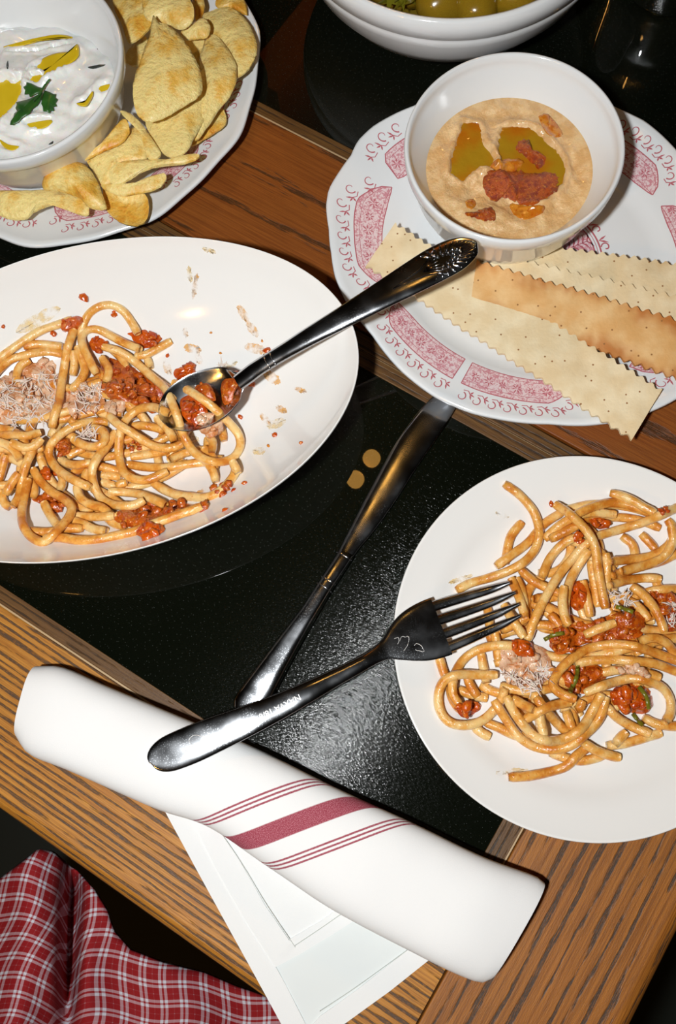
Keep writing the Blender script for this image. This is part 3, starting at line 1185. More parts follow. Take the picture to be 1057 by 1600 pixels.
def cracker(corners, label, mat, z4, thick=.0021, tooth=.0068, sag=.0):
    """strip cracker with pinked long edges: corners near-left, near-right, far-right, far-left as pixels"""
    A, B, C, D = [at(x, y, z) for (x, y), z in zip(corners, z4)]
    L = np.linalg.norm(B - A)
    nt = int(round(L / tooth))
    nx, ny = nt * 6, 10
    V, UV = [], []
    for side in (1, 0):
        for i in range(nx + 1):
            u = i / nx
            tri = abs(((i % 6) / 6.0) * 2 - 1)
            tri = tri * tri * (3 - 2 * tri)
            for j in range(ny + 1):
                v = j / ny
                amp = .0011
                vv = v + ((tri - .5) * 2 * amp / np.linalg.norm(D - A)) * (2 * abs(v - .5)) ** 3 * (1 if v > .5 else -1)
                p = (A * (1 - u) + B * u) * (1 - vv) + (D * (1 - u) + C * u) * vv
                h = .0012 * nz3(p[0], p[1], 40, 3) + .0006 * nz3(p[0], p[1], 110, 5) + sag * 4 * u * (1 - u)
                V.append(p + np.array([0, 0, h + (thick if side else 0)]))
                UV.append((u * L / .05, v))
    m = (nx + 1) * (ny + 1)
    F = [f[::-1] for f in grid_faces(nx + 1, ny + 1)] + [tuple(i + m for i in f) for f in grid_faces(nx + 1, ny + 1)]
    rim = [i * (ny + 1) for i in range(nx + 1)] + [nx * (ny + 1) + j for j in range(1, ny + 1)] + [i * (ny + 1) + ny for i in range(nx - 1, -1, -1)] + [j for j in range(ny - 1, 0, -1)]
    for k in range(len(rim)):
        a, b = rim[k], rim[(k + 1) % len(rim)]
        F.append((a, b, b + m, a + m))
    bm = mk('cracker', V, F, mat, loc=(A + C) / 2, uv=UV, angle=50)
    return tag(bm, label, 'cracker', 'flat crackers on the hummus platter')


cracker([(700, 418), (1120, 500), (1124, 425), (716, 366)], 'pale pinked cracker strip nearest the hummus bowl, hindmost of the four', M_CRA, (.0175, .022, .022, .0175))
cracker([(720, 440), (1110, 545), (1124, 482), (735, 389)], 'pale pinked cracker strip between the toasted one and the hindmost one', M_CRA, (.0205, .0225, .0255, .0215))
cracker([(735, 478), (1110, 612), (1132, 524), (745, 410)], 'toasted golden-brown pinked cracker strip with bubbled surface', M_CRB, (.0225, .0235, .0285, .0270))
cracker([(573, 417), (987, 688), (1033, 612), (617, 351)], 'long pale pinked cracker strip overhanging the front edge of the platter', M_CRA, (.0225, .0240, .0245, .0230))

# ------------------------------------------------------------------ potato chips
M_CHIP = Mat('potato_chip', rough=.45, Subsurface_Weight=.1, Subsurface_Scale=.003)
_v = M_CHIP.coord('Object')
_n = M_CHIP.noise(_v, 55, 4, .65)
_n2 = M_CHIP.noise(_v, 330, 3, .65)
_r = M_CHIP.n('ShaderNodeObjectInfo').outputs['Random']
_a = M_CHIP.math('ADD', _n, M_CHIP.math('MULTIPLY', M_CHIP.math('SUBTRACT', _r, .5), .22))
_c = M_CHIP.mix(M_CHIP.step(_a, .38, .62), rgb(248, 224, 146), rgb(234, 182, 72))
_c = M_CHIP.mix(M_CHIP.step(_a, .58, .74), _c, rgb(216, 138, 26))
M_CHIP.color(M_CHIP.mix(M_CHIP.math('MULTIPLY', M_CHIP.step(_n2, .55, .7), .35), _c, rgb(196, 132, 44)))
M_CHIP.bump(M_CHIP.math('ADD', M_CHIP.noise(_v, 140, 4, .65), M_CHIP.math('MULTIPLY', _n2, .5)), .65, .0028)
M_CHIP.b.inputs['Coat Weight'].default_value = .2
M_CHIP.b.inputs['Coat Roughness'].default_value = .3
M_CHIP = M_CHIP.m


def chip(P, z, tilt, bulge, label, sad=0.0):
    """curled crisp: outline pixels at heights z + tilt . (px offset / 100); sad bends it into a saddle"""
    P = smooth_closed(P, 5)
    c = P.mean(0)
    O = []
    R = np.abs(P - c).max()
    for i, (x, y) in enumerate(P):
        x += 1.1 * mnoise.noise(Vector((i * .7, z * 900, 1)))
        y += 1.1 * mnoise.noise(Vector((i * .7, z * 900, 5)))
        a = math.atan2(y - c[1], x - c[0])
        zz = z + tilt[0] * (x - c[0]) / 100 + tilt[1] * (y - c[1]) / 100 + sad * math.cos(2 * a) * (np.hypot(x - c[0], y - c[1]) / R)
        O.append(at(x, y, zz))
    cen = at(c[0], c[1], z)
    V, F = sheet(np.array(O), cen, rings=9, bulge=bulge, thick=.0013, nz=lambda x, y, t: (.0009 * nz3(x, y, 75, z * 300) + .0005 * nz3(x, y, 170, 4)) * (1.1 - t))
    o = mk('potato_chip', V, F, M_CHIP, loc=cen, angle=70)
    return tag(o, label, 'chip', 'potato chips on the platter')


cH, cI = crop(180, 0, 4.404), crop(0, 160, 3.203)
chip(cH((520, 20), (580, -40), (615, 20), (600, 100), (560, 150), (540, 70)), .030, (0, 0), .002, 'narrow chip sliver between the two hindmost chips by the red border')
chip(cH((690, 20), (720, -40), (850, -60), (895, 20), (905, 95), (850, 75), (800, 50), (720, 50)), .026, (0, .002), .002, 'chip cut off by the photo top at the platter right rim')
chip(cH((600, 110), (650, 80), (720, 55), (800, 55), (880, 110), (930, 180), (965, 260), (978, 330), (960, 400), (920, 470), (870, 515), (825, 535), (800, 470), (760, 370), (700, 300), (640, 200)), .031, (.004, .002), .004, 'round pale chip reaching the right rim of the platter')
chip(cH((100, 330), (200, 250), (230, 320), (220, 400), (160, 450), (90, 440), (70, 400)), .026, (0, 0), .001, 'small broken chip wedged beside the white dip bowl')
chip(cH((470, 280), (600, 255), (640, 330), (600, 480), (540, 420)), .029, (0, 0), .001, 'shaded chip half hidden behind the big upright chip')
chip(cH((680, 790), (740, 745), (765, 840), (700, 900), (600, 960), (520, 1000), (540, 900), (620, 800)), .023, (0, 0), .001, 'flat chip on the red border at the right of the pile')
chip(cH((580, 410), (600, 330), (630, 250), (690, 240), (750, 300), (800, 370), (835, 450), (830, 560), (790, 660), (720, 740), (640, 860), (560, 960), (540, 900), (600, 700), (600, 540)), .036, (.003, 0), .005, 'pale elongated chip right of the largest chip', .002)
chip(cH((0, -40), (-10, 50), (50, 180), (90, 290), (150, 270), (215, 215), (275, 120), (260, 20), (150, -80)), .045, (.004, .0), .003, 'large pale chip leaning on the white dip bowl at the photo top')
chip(cH((190, 60), (200, -60), (330, -100), (480, -40), (540, 50), (530, 140), (465, 195), (390, 180), (300, 150), (220, 130)), .050, (.002, -.004), .004, 'wavy pale chip at the photo top behind the largest chip', .002)
chip(cH((450, 220), (520, 170), (590, 125), (635, 140), (655, 190), (630, 250), (560, 262), (480, 268)), .042, (.004, -.006), .003, 'small folded chip curling up between the larger chips')
chip(cH((210, 800), (300, 740), (450, 660), (560, 560), (600, 470), (645, 500), (680, 600), (660, 720), (610, 830), (540, 950), (490, 1040), (380, 1080), (280, 1000), (225, 900)), .037, (0, .0), .004, 'golden chip below and right of the largest chip', -.002)
chip(cH((120, 640), (140, 510), (190, 370), (235, 250), (262, 110), (300, 150), (370, 175), (430, 225), (500, 310), (550, 400), (585, 490), (600, 600), (570, 660), (500, 710), (400, 770), (300, 820), (220, 832), (150, 780)), .056, (-.004, -.003), .005, 'largest chip, pale and pointed, standing in the middle of the pile')
chip(cI((430, 270), (520, 215), (620, 150), (690, 125), (730, 190), (735, 270), (690, 300), (600, 330), (560, 390), (510, 420), (470, 350)), .033, (.002, -.002), .004, 'deep golden curled chip below the dip bowl')
chip(cI((390, 295), (450, 262), (540, 165), (610, 85), (640, 100), (645, 150), (600, 205), (520, 240), (450, 275)), .040, (.003, -.004), .002, 'pale narrow chip rising along the dip bowl side')
chip(cI((600, 45), (640, 48), (700, 95), (750, 165), (805, 250), (775, 282), (735, 270), (722, 190), (690, 125), (640, 85)), .041, (.0, -.002), .002, 'thin chip standing on edge between the golden chips')
chip(cI((545, 350), (580, 305), (680, 288), (800, 285), (900, 275), (960, 255), (1000, 265), (950, 298), (880, 310), (780, 322), (700, 352), (640, 390), (580, 410), (550, 395)), .037, (.0, -.006), .002, 'long folded chip pointing at the red border')
chip(cI((505, 415), (560, 420), (640, 405), (720, 395), (780, 360), (830, 358), (822, 400), (760, 440), (680, 455), (600, 462), (540, 442)), .034, (0, -.006), .002, 'narrow wrinkled chip strip above the roundest front chip')
chip(cI((515, 420), (560, 440), (650, 450), (720, 452), (745, 510), (737, 580), (690, 615), (620, 607), (560, 570), (525, 515)), .027, (.004, -.002), -.003, 'rounded chip at the front edge of the platter')
chip(cI((215, 430), (220, 370), (260, 325), (330, 295), (400, 300), (450, 335), (490, 400), (512, 460), (530, 530), (450, 525), (400, 480), (330, 450), (270, 440)), .039, (-.003, -.006), .006, 'domed golden chip in front of the dip bowl')
chip(cI((-60, 450), (-60, 540), (0, 565), (60, 585), (130, 580), (165, 550), (230, 520), (300, 505), (350, 525), (400, 560), (440, 560), (442, 510), (400, 470), (330, 448), (260, 435), (130, 440), (50, 440)), .030, (0, -.005), .004, 'long wavy pale chip at the front left of the platter')

# ------------------------------------------------------------------ napkin
M_NAP = Mat('white_napkin', rough=.85)
_uv = M_NAP.coord('UV')
_sp = M_NAP.n('ShaderNodeSeparateXYZ')
M_NAP.link(_uv, _sp.inputs[0])
NPHI = math.radians(47)
_d = M_NAP.math('ADD', M_NAP.math('MULTIPLY', _sp.outputs[0], math.sin(NPHI)), M_NAP.math('MULTIPLY', _sp.outputs[1], -math.cos(NPHI)))
NAP_D0 = .1245
_d = M_NAP.math('SUBTRACT', _d, NAP_D0)
_wv = M_NAP.noise(_uv, 2600, 1)
_d = M_NAP.math('ADD', _d, M_NAP.math('MULTIPLY', M_NAP.math('SUBTRACT', _wv, .5), .0006))
_ad = M_NAP.math('ABSOLUTE', _d)
_s = M_NAP.step(_ad, .0052, .0046)
for k in (.0150, .0172, .0194):
    _s = M_NAP.math('MAXIMUM', _s, M_NAP.step(M_NAP.math('ABSOLUTE', M_NAP.math('SUBTRACT', _ad, k)), .00062, .00038))
_weave = M_NAP.step(M_NAP.noise(M_NAP.scale(_uv, 2400, 2400), 1.0, 1), .5, .62)
_red = M_NAP.mix(_weave, rgb(150, 52, 70), rgb(196, 128, 138))
M_NAP.color(M_NAP.mix(_s, (.86, .86, .85, 1), _red))
M_NAP.bump(M_NAP.noise(M_NAP.scale(_uv, 1800, 1800), 1.0, 2), .15, .0006)
M_NAPF = Mat('white_napkin_flap', (.84, .85, .84, 1), .85)
M_NAPF.bump(M_NAPF.noise(M_NAPF.coord('Object'), 1500, 2), .15, .0006)
M_NAPF = M_NAPF.m
M_NAPT = Mat('thin_napkin_layer', (.76, .80, .79, 1), .85).m
M_STITCH = Mat('hem_stitch', rgb(190, 194, 188), .8).m

NZ = .031
top_e = [(57, 1041), (100, 1043), (170, 1073), (300, 1127), (405, 1171), (530, 1233), (640, 1283), (750, 1336), (835, 1368), (852, 1380)]
bot_e = [(28, 1152), (50, 1180), (112, 1205), (245, 1263), (330, 1293), (425, 1357), (520, 1420), (640, 1484), (740, 1532), (766, 1530)]
nap = thing('rolled_napkin', tuple(at(430, 1270, 0)), 'white cloth napkin rolled up, with red stripes, on the front rail', 'napkin')
K = 60
te = np.array([at(x, y, .015) for x, y in spline(top_e, 3)])
be = np.array([at(x, y, .015) for x, y in spline(bot_e, 3)])
te = np.stack([np.interp(np.linspace(0, 1, K), np.linspace(0, 1, len(te)), te[:, k]) for k in range(3)], 1)
be = np.stack([np.interp(np.linspace(0, 1, K), np.linspace(0, 1, len(be)), be[:, k]) for k in range(3)], 1)
axis0 = (te[0] + be[0]) / 2
V, UV = [], []
S = 44
for i in range(K):
    c = (te[i] + be[i]) / 2
    wv = (te[i] - be[i]) / 2
    hw = np.linalg.norm(wv)
    d = wv / hw
    u = np.linalg.norm(c - axis0)
    H = NZ * (.86 + .14 * math.sin(min(1, i / 8.0, (K - 1 - i) / 8.0) * PI / 2)) + .0006 * math.sin(i * .5)
    l = 0
    last = None
    for k in range(S):
        a = PI / 2 - 2 * PI * k / S          # start on the top centre, go towards the upper edge
        ca, sa = math.cos(a), math.sin(a)
        ex = abs(ca) ** .72 * (1 if ca > 0 else -1)
        ez = abs(sa) ** .80 * (1 if sa > 0 else -1)
        p = c + d * hw * ex
        p[2] = H / 2 + H / 2 * ez * .985 + .0003 + (.0005 * nz3(p[0], p[1], 55, 1.5) if sa > 0 else 0)
        V.append(p)
        aa = a if a > -PI / 2 else a + 2 * PI
        # signed arc length from the top centre, positive towards the upper edge
        ll = 0
        st = PI / 2
        tgt = a if a >= -PI / 2 else a + 2 * PI
        nn = 14
        seq = np.linspace(st, tgt, nn)
        X = hw * np.sign(np.cos(seq)) * np.abs(np.cos(seq)) ** .72
        Z = H / 2 * np.sign(np.sin(seq)) * np.abs(np.sin(seq)) ** .80
        ll = np.hypot(np.diff(X), np.diff(Z)).sum() * (1 if tgt < PI / 2 else -1)
        UV.append((u, ll))
F = grid_faces(K, S, closed_m=True)
roll = mk('rolled_cloth', V, F, M_NAP.m, nap, uv=UV)
# spiral layers inside both open ends
for e, di in ((0, 1), (K - 1, -1)):
    c = (te[e] + be[e]) / 2
    d = (te[e] - be[e]) / 2
    ax = (te[e + di * 6] + be[e + di * 6]) / 2 - c
    ax /= np.linalg.norm(ax)
    Vs, n = [], 90
    for q in range(2):
        for i in range(n):
            a = i / n * 5.5 * PI
            f = .93 - .80 * i / n
            p = c + d * f * math.cos(a) + ax * (.0012 + q * .03)
            p[2] = NZ * .5 + NZ * .42 * f * math.sin(a)
            Vs.append(p)
    mk('inner_layers', Vs, grid_faces(2, n), M_NAPF, nap)


def flat_cloth(name, P, z, mat, parent, thick=.0007, hump=None, per=1):
    Q = []
    n = len(P)
    for i in range(n):
        a, b = np.array(P[i], float), np.array(P[(i + 1) % n], float)
        for t in np.linspace(0, 1, 12, endpoint=False):
            Q.append(a + (b - a) * t)
    O = np.array([at(x, y, z) for x, y in Q])
    V, F = sheet(O, rings=16, thick=thick, nz=lambda x, y, t: .0004 * (1 + nz3(x, y, 60, z * 1000)))
    return mk(name, V, F, mat, parent, angle=50)


flap1 = flat_cloth('under_flap', [(255, 1262), (330, 1400), (402, 1530), (452, 1622), (478, 1640), (530, 1606), (610, 1548), (678, 1494), (600, 1420), (480, 1340), (330, 1270)], .0016, M_NAPT, nap)
flap2 = flat_cloth('upper_flap', [(297, 1275), (335, 1352), (385, 1440), (431, 1511), (470, 1490), (520, 1460), (567, 1430), (480, 1360), (380, 1290)], .0030, M_NAPF, nap)
# hems: folded strips with a stitch line
flat_cloth('hem', [(255, 1262), (330, 1400), (402, 1530), (452, 1622), (478, 1640), (482, 1608), (445, 1535), (370, 1400), (300, 1270)], .0024, M_NAPF, flap1, .0006)
flat_cloth('hem', [(478, 1640), (530, 1606), (610, 1548), (678, 1494), (645, 1478), (560, 1545), (500, 1588), (482, 1608)], .0024, M_NAPF, flap1, .0006)
flat_cloth('hem', [(300, 1278), (335, 1352), (385, 1440), (431, 1511), (460, 1480), (415, 1415), (375, 1345), (340, 1290)], .0038, M_NAPF, flap2, .0005)
flat_cloth('hem', [(431, 1511), (470, 1490), (520, 1460), (567, 1430), (540, 1412), (500, 1440), (455, 1466), (440, 1485)], .0038, M_NAPF, flap2, .0005)
for L, z in (([(345, 1300), (380, 1352), (418, 1415), (462, 1480)], .0043), ([(460, 1478), (502, 1450), (545, 1420)], .0043), ([(500, 1580), (560, 1540), (640, 1482)], .0029)):
    mk('stitching', *tube(spline([at(x, y, z) for x, y in L], .004), .00022, 5), M_STITCH, flap2 if z > .004 else flap1)

# ------------------------------------------------------------------ cutlery
def loft(C, hw, thick, crown=.0, dish=None, nc=17, close=True, power=1.0):
    """strip along centre line C (n,3) with half widths hw, thickness and a crowned top"""
    C = np.asarray(C, float)
    n = len(C)
    T = np.gradient(C, axis=0)
    T /= np.linalg.norm(T, axis=1)[:, None]
    Sd = np.cross(T, [0, 0, 1.0])
    Sd /= np.linalg.norm(Sd, axis=1)[:, None]
    N = np.cross(Sd, T)
    hw = np.asarray(hw, float)
    th = np.full(n, thick) if np.isscalar(thick) else np.asarray(thick)
    cr = np.full(n, crown) if np.isscalar(crown) else np.asarray(crown)
    V = []
    ks = np.sin(np.linspace(-PI / 2, PI / 2, nc))
    ks = np.sign(ks) * np.abs(ks) ** .8
    sec = lambda k: math.sqrt(max(0, 1 - abs(k) ** 5))
    for i in range(n):
        ring = []
        for k in ks:
            e = sec(k)
            h = cr[i] * (1 - k * k) + th[i] / 2 * e
            if dish is not None:
                h -= dish[i] * (1 - k * k)
            ring.append(C[i] + Sd[i] * hw[i] * k + N[i] * h)
        for k in ks[::-1][1:-1]:
            e = sec(k)
            h = cr[i] * .6 * (1 - k * k) - th[i] / 2 * e
            if dish is not None:
                h -= dish[i] * (1 - k * k)
            ring.append(C[i] + Sd[i] * hw[i] * k + N[i] * h)
        V += ring
    m = 2 * nc - 2
    F = grid_faces(n, m, closed_m=True)
    F += [tuple(range(m))[::-1], tuple(range((n - 1) * m, n * m))]
    return V, F, Sd, N


def strip(pts, step=.0018):
    """pts: (px, py, z, half width px) -> centre line and half widths in metres"""
    P = spline(np.array(pts, float), 3.0)
    C = np.array([at(x, y, z) for x, y, z, _ in P])
    sc = np.array([np.linalg.norm(at(x + 1, y, z) - at(x, y, z)) for x, y, z, _ in P])
    return C, P[:, 3] * sc


def cap(hw_end):
    pass


# fork
FK = thing('fork', tuple(at(430, 1113, 0)), 'steel dinner fork resting on the round plate and the rolled napkin', 'fork')
pts = [(233.5, 1191, 0.0335, 2), (236, 1189, 0.0335, 12), (242, 1186, 0.0335, 19), (252, 1182, 0.0335, 24.5), (268, 1176, 0.0335, 28), (300, 1163, 0.0335, 29), (335, 1148, 0.0334, 27.5), (385, 1127, 0.0332, 24), (432, 1106, 0.0322, 20.5), (480, 1082, 0.0312, 17), (520, 1061, 0.0296, 14.5), (560, 1040, 0.028, 13), (588, 1024, 0.0266, 13), (604, 1015, 0.0256, 17), (616, 1009, 0.0249, 25), (630, 1002, 0.0241, 34), (645, 995, 0.0234, 41), (660, 989, 0.023, 45), (676, 983, 0.0226, 47), (690, 978, 0.0222, 47.5)]
C, hw = strip(pts)
cr = np.interp(np.linspace(0, 1, len(C)), [0, .12, .6, .74, .80, 1], [.0002, .0003, .0008, .0012, .0004, .0])
V, F, Sd, N = loft(C, hw, .0021, cr)
mk('handle', V, F, M_STEEL, FK, angle=60)
tines = (((686, 945), (730, 932), (768, 921), (797, 911)), ((692, 967), (735, 953), (772, 940), (806, 926)), ((699, 989), (742, 973), (780, 958), (812, 944)), ((706, 1010), (748, 992), (783, 977), (814, 962)))
for k, tp in enumerate(tines):
    Q = [(x, y, z, w_) for (x, y), z, w_ in zip(((tp[0][0] - 16, tp[0][1] + 6),) + tp, (.0221, .0218, .0216, .0222, .0240), (8.0, 8.6, 7.8, 6.4, 3.0))]
    C, hw = strip(Q)
    mk('tine', *loft(C, hw, .0019, .0002, nc=7)[:2], M_STEEL, FK, angle=60)
# engraving near the middle of the handle, read from the far side
tcv = bpy.data.curves.new('engraved_text', 'FONT')
tcv.body = 'NAXVA 18/8'
tcv.size = .0046
tcv.align_x = 'CENTER'
tcv.align_y = 'CENTER'
tcv.extrude = .00006
to = bpy.data.objects.new('engraved_text_src', tcv)
COL.objects.link(to)
deps = bpy.context.evaluated_depsgraph_get()
tme = bpy.data.meshes.new_from_object(to.evaluated_get(deps))
bpy.data.objects.remove(to)
cpos = at(437, 1104, .0358)
ddir = at(480, 1082, .0312) - at(390, 1127, .0332)
ddir /= np.linalg.norm(ddir)
yv = np.cross([0, 0, 1.0], ddir)
TV = [cpos - ddir * v.co.x - yv * v.co.y + np.array([0, 0, v.co.z - .0016 - 55 * v.co.y ** 2]) for v in tme.vertices]
mk('engraving', TV, [tuple(p.vertices) for p in tme.polygons], M_ENGR, FK, smooth=False)

for (x, y, z, rx, ry, a0) in ((312, 1160, .0349, 15, 12, .3), (300, 1172, .0349, 9, 6, .2), (632, 1004, .0256, 7, 11, .2), (620, 1001, .0259, 4, 5, 0), (654, 1012, .0247, 9, 5, .4)):
    P = []
    for t in np.linspace(0, 2 * PI, 22):
        k = 1 + .16 * math.sin(3 * t + x) + .08 * math.sin(5 * t)
        P.append(at(x + k * (rx * math.cos(t) * math.cos(a0) - ry * math.sin(t) * math.sin(a0)), y + k * (rx * math.cos(t) * math.sin(a0) + ry * math.sin(t) * math.cos(a0)), z))
    mk('water_mark', *tube(P, .00013, 5, .6), M_ENGR, FK)

# knife
KN = thing('table_knife', tuple(at(520, 880, 0)), 'steel table knife lying on the black panel, tip under the platter', 'knife')
kp = [(384, 1114, .0062, 22), (390, 1103, .0062, 27), (402, 1082, .0062, 25.5), (420, 1053, .0063, 22.5), (441, 1020, .0064, 19.5), (462, 988, .0064, 16.5), (484, 955, .0063, 14), (505, 921, .0060, 13), (520, 898, .0056, 13), (535, 875, .0050, 13), (541, 865, .0046, 13.5)]
C, hw = strip(kp)
KTH = np.interp(np.linspace(0, 1, len(C)), [0, .1, .6, .9, 1], [.007, .0095, .0090, .0066, .0055])
V, F, Sd, N = loft(C, hw, KTH, .0003)
mk('handle', V, F, M_STEEL, KN, angle=60)
for (x, y) in ((507, 918), (513, 909), (538, 870)):
    c = at(x, y, .0080)
    i = int(np.argmin(np.linalg.norm(C[:, :2] - c[:2], axis=1)))
    P = [C[i] + Sd[i] * hw[i] * k + N[i] * (KTH[i] / 2 * math.sqrt(max(0, 1 - abs(k) ** 5)) + .0003 * (1 - k * k) + .0001) for k in np.linspace(-.97, .97, 9)]
    mk('groove_ring', *tube(P, .0004, 6), M_STEEL, KN)
kb = [(541, 865, .0030, 12.5), (552, 847, .0028, 14.5), (566, 826, .0027, 17.5), (584, 797, .0026, 20.5), (604, 764, .0026, 22.5), (622, 733, .0026, 23.5), (640, 704, .0026, 24.5), (658, 678, .0026, 24.5), (676, 653, .0026, 23.5), (694, 630, .0026, 20.5), (706, 613, .0026, 15.5), (715, 600, .0026, 8), (719, 595, .0026, 2.5)]
C, hw = strip(kb)
M_BLADE = M_STEEL
mk('blade', *loft(C, hw, np.linspace(.0022, .0012, len(C)), .00025, nc=13)[:2], M_BLADE, KN, angle=60)

# spoon
SP = thing('serving_spoon', tuple(at(385, 590, 0)), 'ornate steel spoon leaning from the oval bowl onto the scalloped platter', 'spoon')
sp = [(372, 598, .0405, 13.5), (388, 586, .0430, 14), (400, 577, .0448, 13.8), (425, 561, .0485, 13.6), (450, 546, .0520, 14.2), (480, 528, .0560, 15.8), (515, 508, .0602, 17.8), (545, 491, .0634, 19.5), (580, 471, .0662, 22), (615, 451, .0684, 25), (650, 431, .0702, 28), (680, 414, .0714, 30), (705, 401, .0720, 29.5), (722, 392, .0722, 26), (734, 386, .0722, 20.5), (741, 382, .0722, 13), (745, 380, .0722, 4)]
C, hw = strip(sp)
tt = np.linspace(0, 1, len(C))
cr = np.interp(tt, [0, .2, .55, .8, 1], [.0014, .0016, .0012, .0006, .0003])
V, F, Sd, N = loft(C, hw, .0024, cr)
hnd = mk('handle', V, F, M_STEEL, SP, angle=60)
SC_, SH_, SS_, SN_ = C, hw, Sd, N


def on_handle(t, k, lift=0.0):
    i = t * (len(SC_) - 1)
    a = min(int(i), len(SC_) - 2)
    f = i - a
    q = lambda A: A[a] * (1 - f) + A[a + 1] * f
    c_ = float(np.interp(t, [0, .2, .55, .8, 1], [.0014, .0016, .0012, .0006, .0003]))
    return q(SC_) + q(SS_) * q(SH_) * k + q(SN_) * (c_ * (1 - k * k) + .0012 * math.sqrt(max(0, 1 - abs(k) ** 5)) + lift)


# shell ornament: fan of ridges, two rows of scales, a raised stem
fc = (.838, .04)
for j in range(23):
    a = -1.95 + 3.9 * j / 22
    P = []
    for r in np.linspace(.52, 1.0, 7):
        t = fc[0] + .150 * r * math.cos(a)
        k = fc[1] + .90 * r * math.sin(a)
        P.append(on_handle(min(t, .992), max(-.93, min(.93, k)), .00012))
    mk('shell_ridge', *tube(P, [.0001, .0004, .0005, .0006, .0006, .0005, .0002], 6), M_STEEL, hnd)
for row, (rr, num) in enumerate(((.50, 12), (.34, 9))):
    for j in range(num):
        a = -1.9 + 3.8 * (j + .5) / num
        c = on_handle(fc[0] + .150 * rr * math.cos(a), fc[1] + .90 * rr * math.sin(a), .0002)
        mk('shell_scale', *ico(c, .0011, 1, 0, sq=(1, 1, .7)), M_STEEL, hnd)
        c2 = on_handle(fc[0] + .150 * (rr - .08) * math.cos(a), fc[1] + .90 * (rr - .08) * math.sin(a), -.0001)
        mk('scale_shade', *ico(c2, .0009, 1, 0, sq=(1, 1, .5)), M_STEELSHADE, hnd)  # dark bead painting the shade behind a scale
for sg in (-1, 1):
    mk('stem_line', *tube([on_handle(t, k, .0001) for t, k in ((.64, .10), (.70, .10 + sg * .12), (.755, .10 + sg * .22), (.80, .06 + sg * .46), (.835, .04 + sg * .80))], [.0002, .0004, .0005, .0005, .0002], 6), M_STEEL, hnd)
for j in range(6):
    mk('stem_line', *tube([on_handle(.76, .10, .0001), on_handle(.80, .06 + (j - 2.5) * .12, .00015), on_handle(.825, .04 + (j - 2.5) * .20, .0001)], [.0002, .0004, .0001], 5), M_STEEL, hnd)
for t in (.128, .152):
    mk('collar_ring', *tube([on_handle(t, k, .0001) for k in np.linspace(-.97, .97, 9)], .00045, 6), M_STEEL, hnd)
# spoon bowl: dished oval
bc = [(378, 595, .0408, 13), (370, 599, .0396, 22), (362, 603, .0386, 32), (348, 609, .0374, 40), (328, 618, .0362, 45), (305, 628, .0352, 46), (282, 638, .0345, 41), (264, 646, .0342, 30), (254, 650, .0342, 17), (249, 652, .0342, 4)]
C, hw = strip(bc)
dish = np.interp(np.linspace(0, 1, len(C)), [0, .12, .5, .85, 1], [.0, .005, .0095, .006, .0005])
mk('spoon_bowl', *loft(C, hw, .0016, .0, dish=dish, nc=15)[:2], M_STEEL, SP, angle=60)

# ------------------------------------------------------------------ checked cloth below the table edge
M_CHK = Mat('red_white_check', rough=.85)
_uv = M_CHK.coord('UV')
_sp = M_CHK.n('ShaderNodeSeparateXYZ')
M_CHK.link(_uv, _sp.inputs[0])


def bands(v):
    fr = M_CHK.math('FRACT', M_CHK.math('DIVIDE', v, .0158))
    a = M_CHK.step(M_CHK.math('ABSOLUTE', M_CHK.math('SUBTRACT', fr, .30)), .085, .065)
    b = M_CHK.step(M_CHK.math('ABSOLUTE', M_CHK.math('SUBTRACT', fr, .55)), .085, .065)
    c = M_CHK.step(M_CHK.math('ABSOLUTE', M_CHK.math('SUBTRACT', fr, .93)), .03, .018)
    return M_CHK.math('MAXIMUM', M_CHK.math('MAXIMUM', a, b), M_CHK.math('MULTIPLY', c, .35))


_x, _y = bands(_sp.outputs[0]), bands(_sp.outputs[1])
_sum = M_CHK.math('ADD', _x, _y)
_c = M_CHK.mix(M_CHK.math('MULTIPLY', M_CHK.step(_sum, .2, 1.0), .62), rgb(158, 14, 22), rgb(214, 176, 184))
_c = M_CHK.mix(M_CHK.step(_sum, 1.2, 1.9), _c, rgb(226, 226, 236))
M_CHK.color(_c)
M_CHK.bump(M_CHK.noise(_uv, 900, 2), .3, .0008)
ytop = [(-90, 1452), (-40, 1405), (0, 1372), (35, 1345), (60, 1326), (85, 1330), (115, 1358), (150, 1392), (168, 1420), (178, 1452), (205, 1483), (255, 1502), (320, 1518), (370, 1540), (430, 1560), (520, 1590), (640, 1640)]
xs = np.array([p[0] for p in ytop], float)
ys = np.array([p[1] for p in ytop], float)
V, UV = [], []
nx_, ny_ = 120, 70
for i in range(nx_):
    x = -90 + 730 * i / (nx_ - 1)
    yt = np.interp(x, xs, ys)
    for j in range(ny_):
        f = j / (ny_ - 1)
        y = yt + (1780 - yt) * f
        # folds: a tall pleat left, a deep valley, then soft pleats running to the right
        val = x - (112 - .04 * (y - 1400))
        z = -.16 - .085 * math.exp(-(val / 14.0) ** 2) * min(1, max(0, (y - 1330) / 60)) * min(1, max(0, (1640 - y) / 120))
        z += .030 * math.exp(-((x - 55 + .12 * (y - 1330)) / 48) ** 2)
        z += .0035 * math.sin((x - .55 * (y - 1400)) / 24.0) * (1 if x > 115 else .7)
        z += .004 * math.sin((x * .8 + .5 * y) / 31.0)
        z -= .055 * max(0, (x - 140) / 400)
        z -= .006 * math.exp(-f * 40)
        p = at(x, y, z)
        V.append(p)
        # cloth runs round the folds
        wl = 1 / (1 + math.exp((x - 120) / 18.0))
        UV.append(((x + (.08 + .34 * wl) * (y - 1450) + 5 * math.sin(y / 26.0)) / 1960 + .10 * (z + .16), (y - (.12 + .1 * wl) * x + 4 * math.sin(x / 22.0)) / 1960 + .18 * (z + .16)))
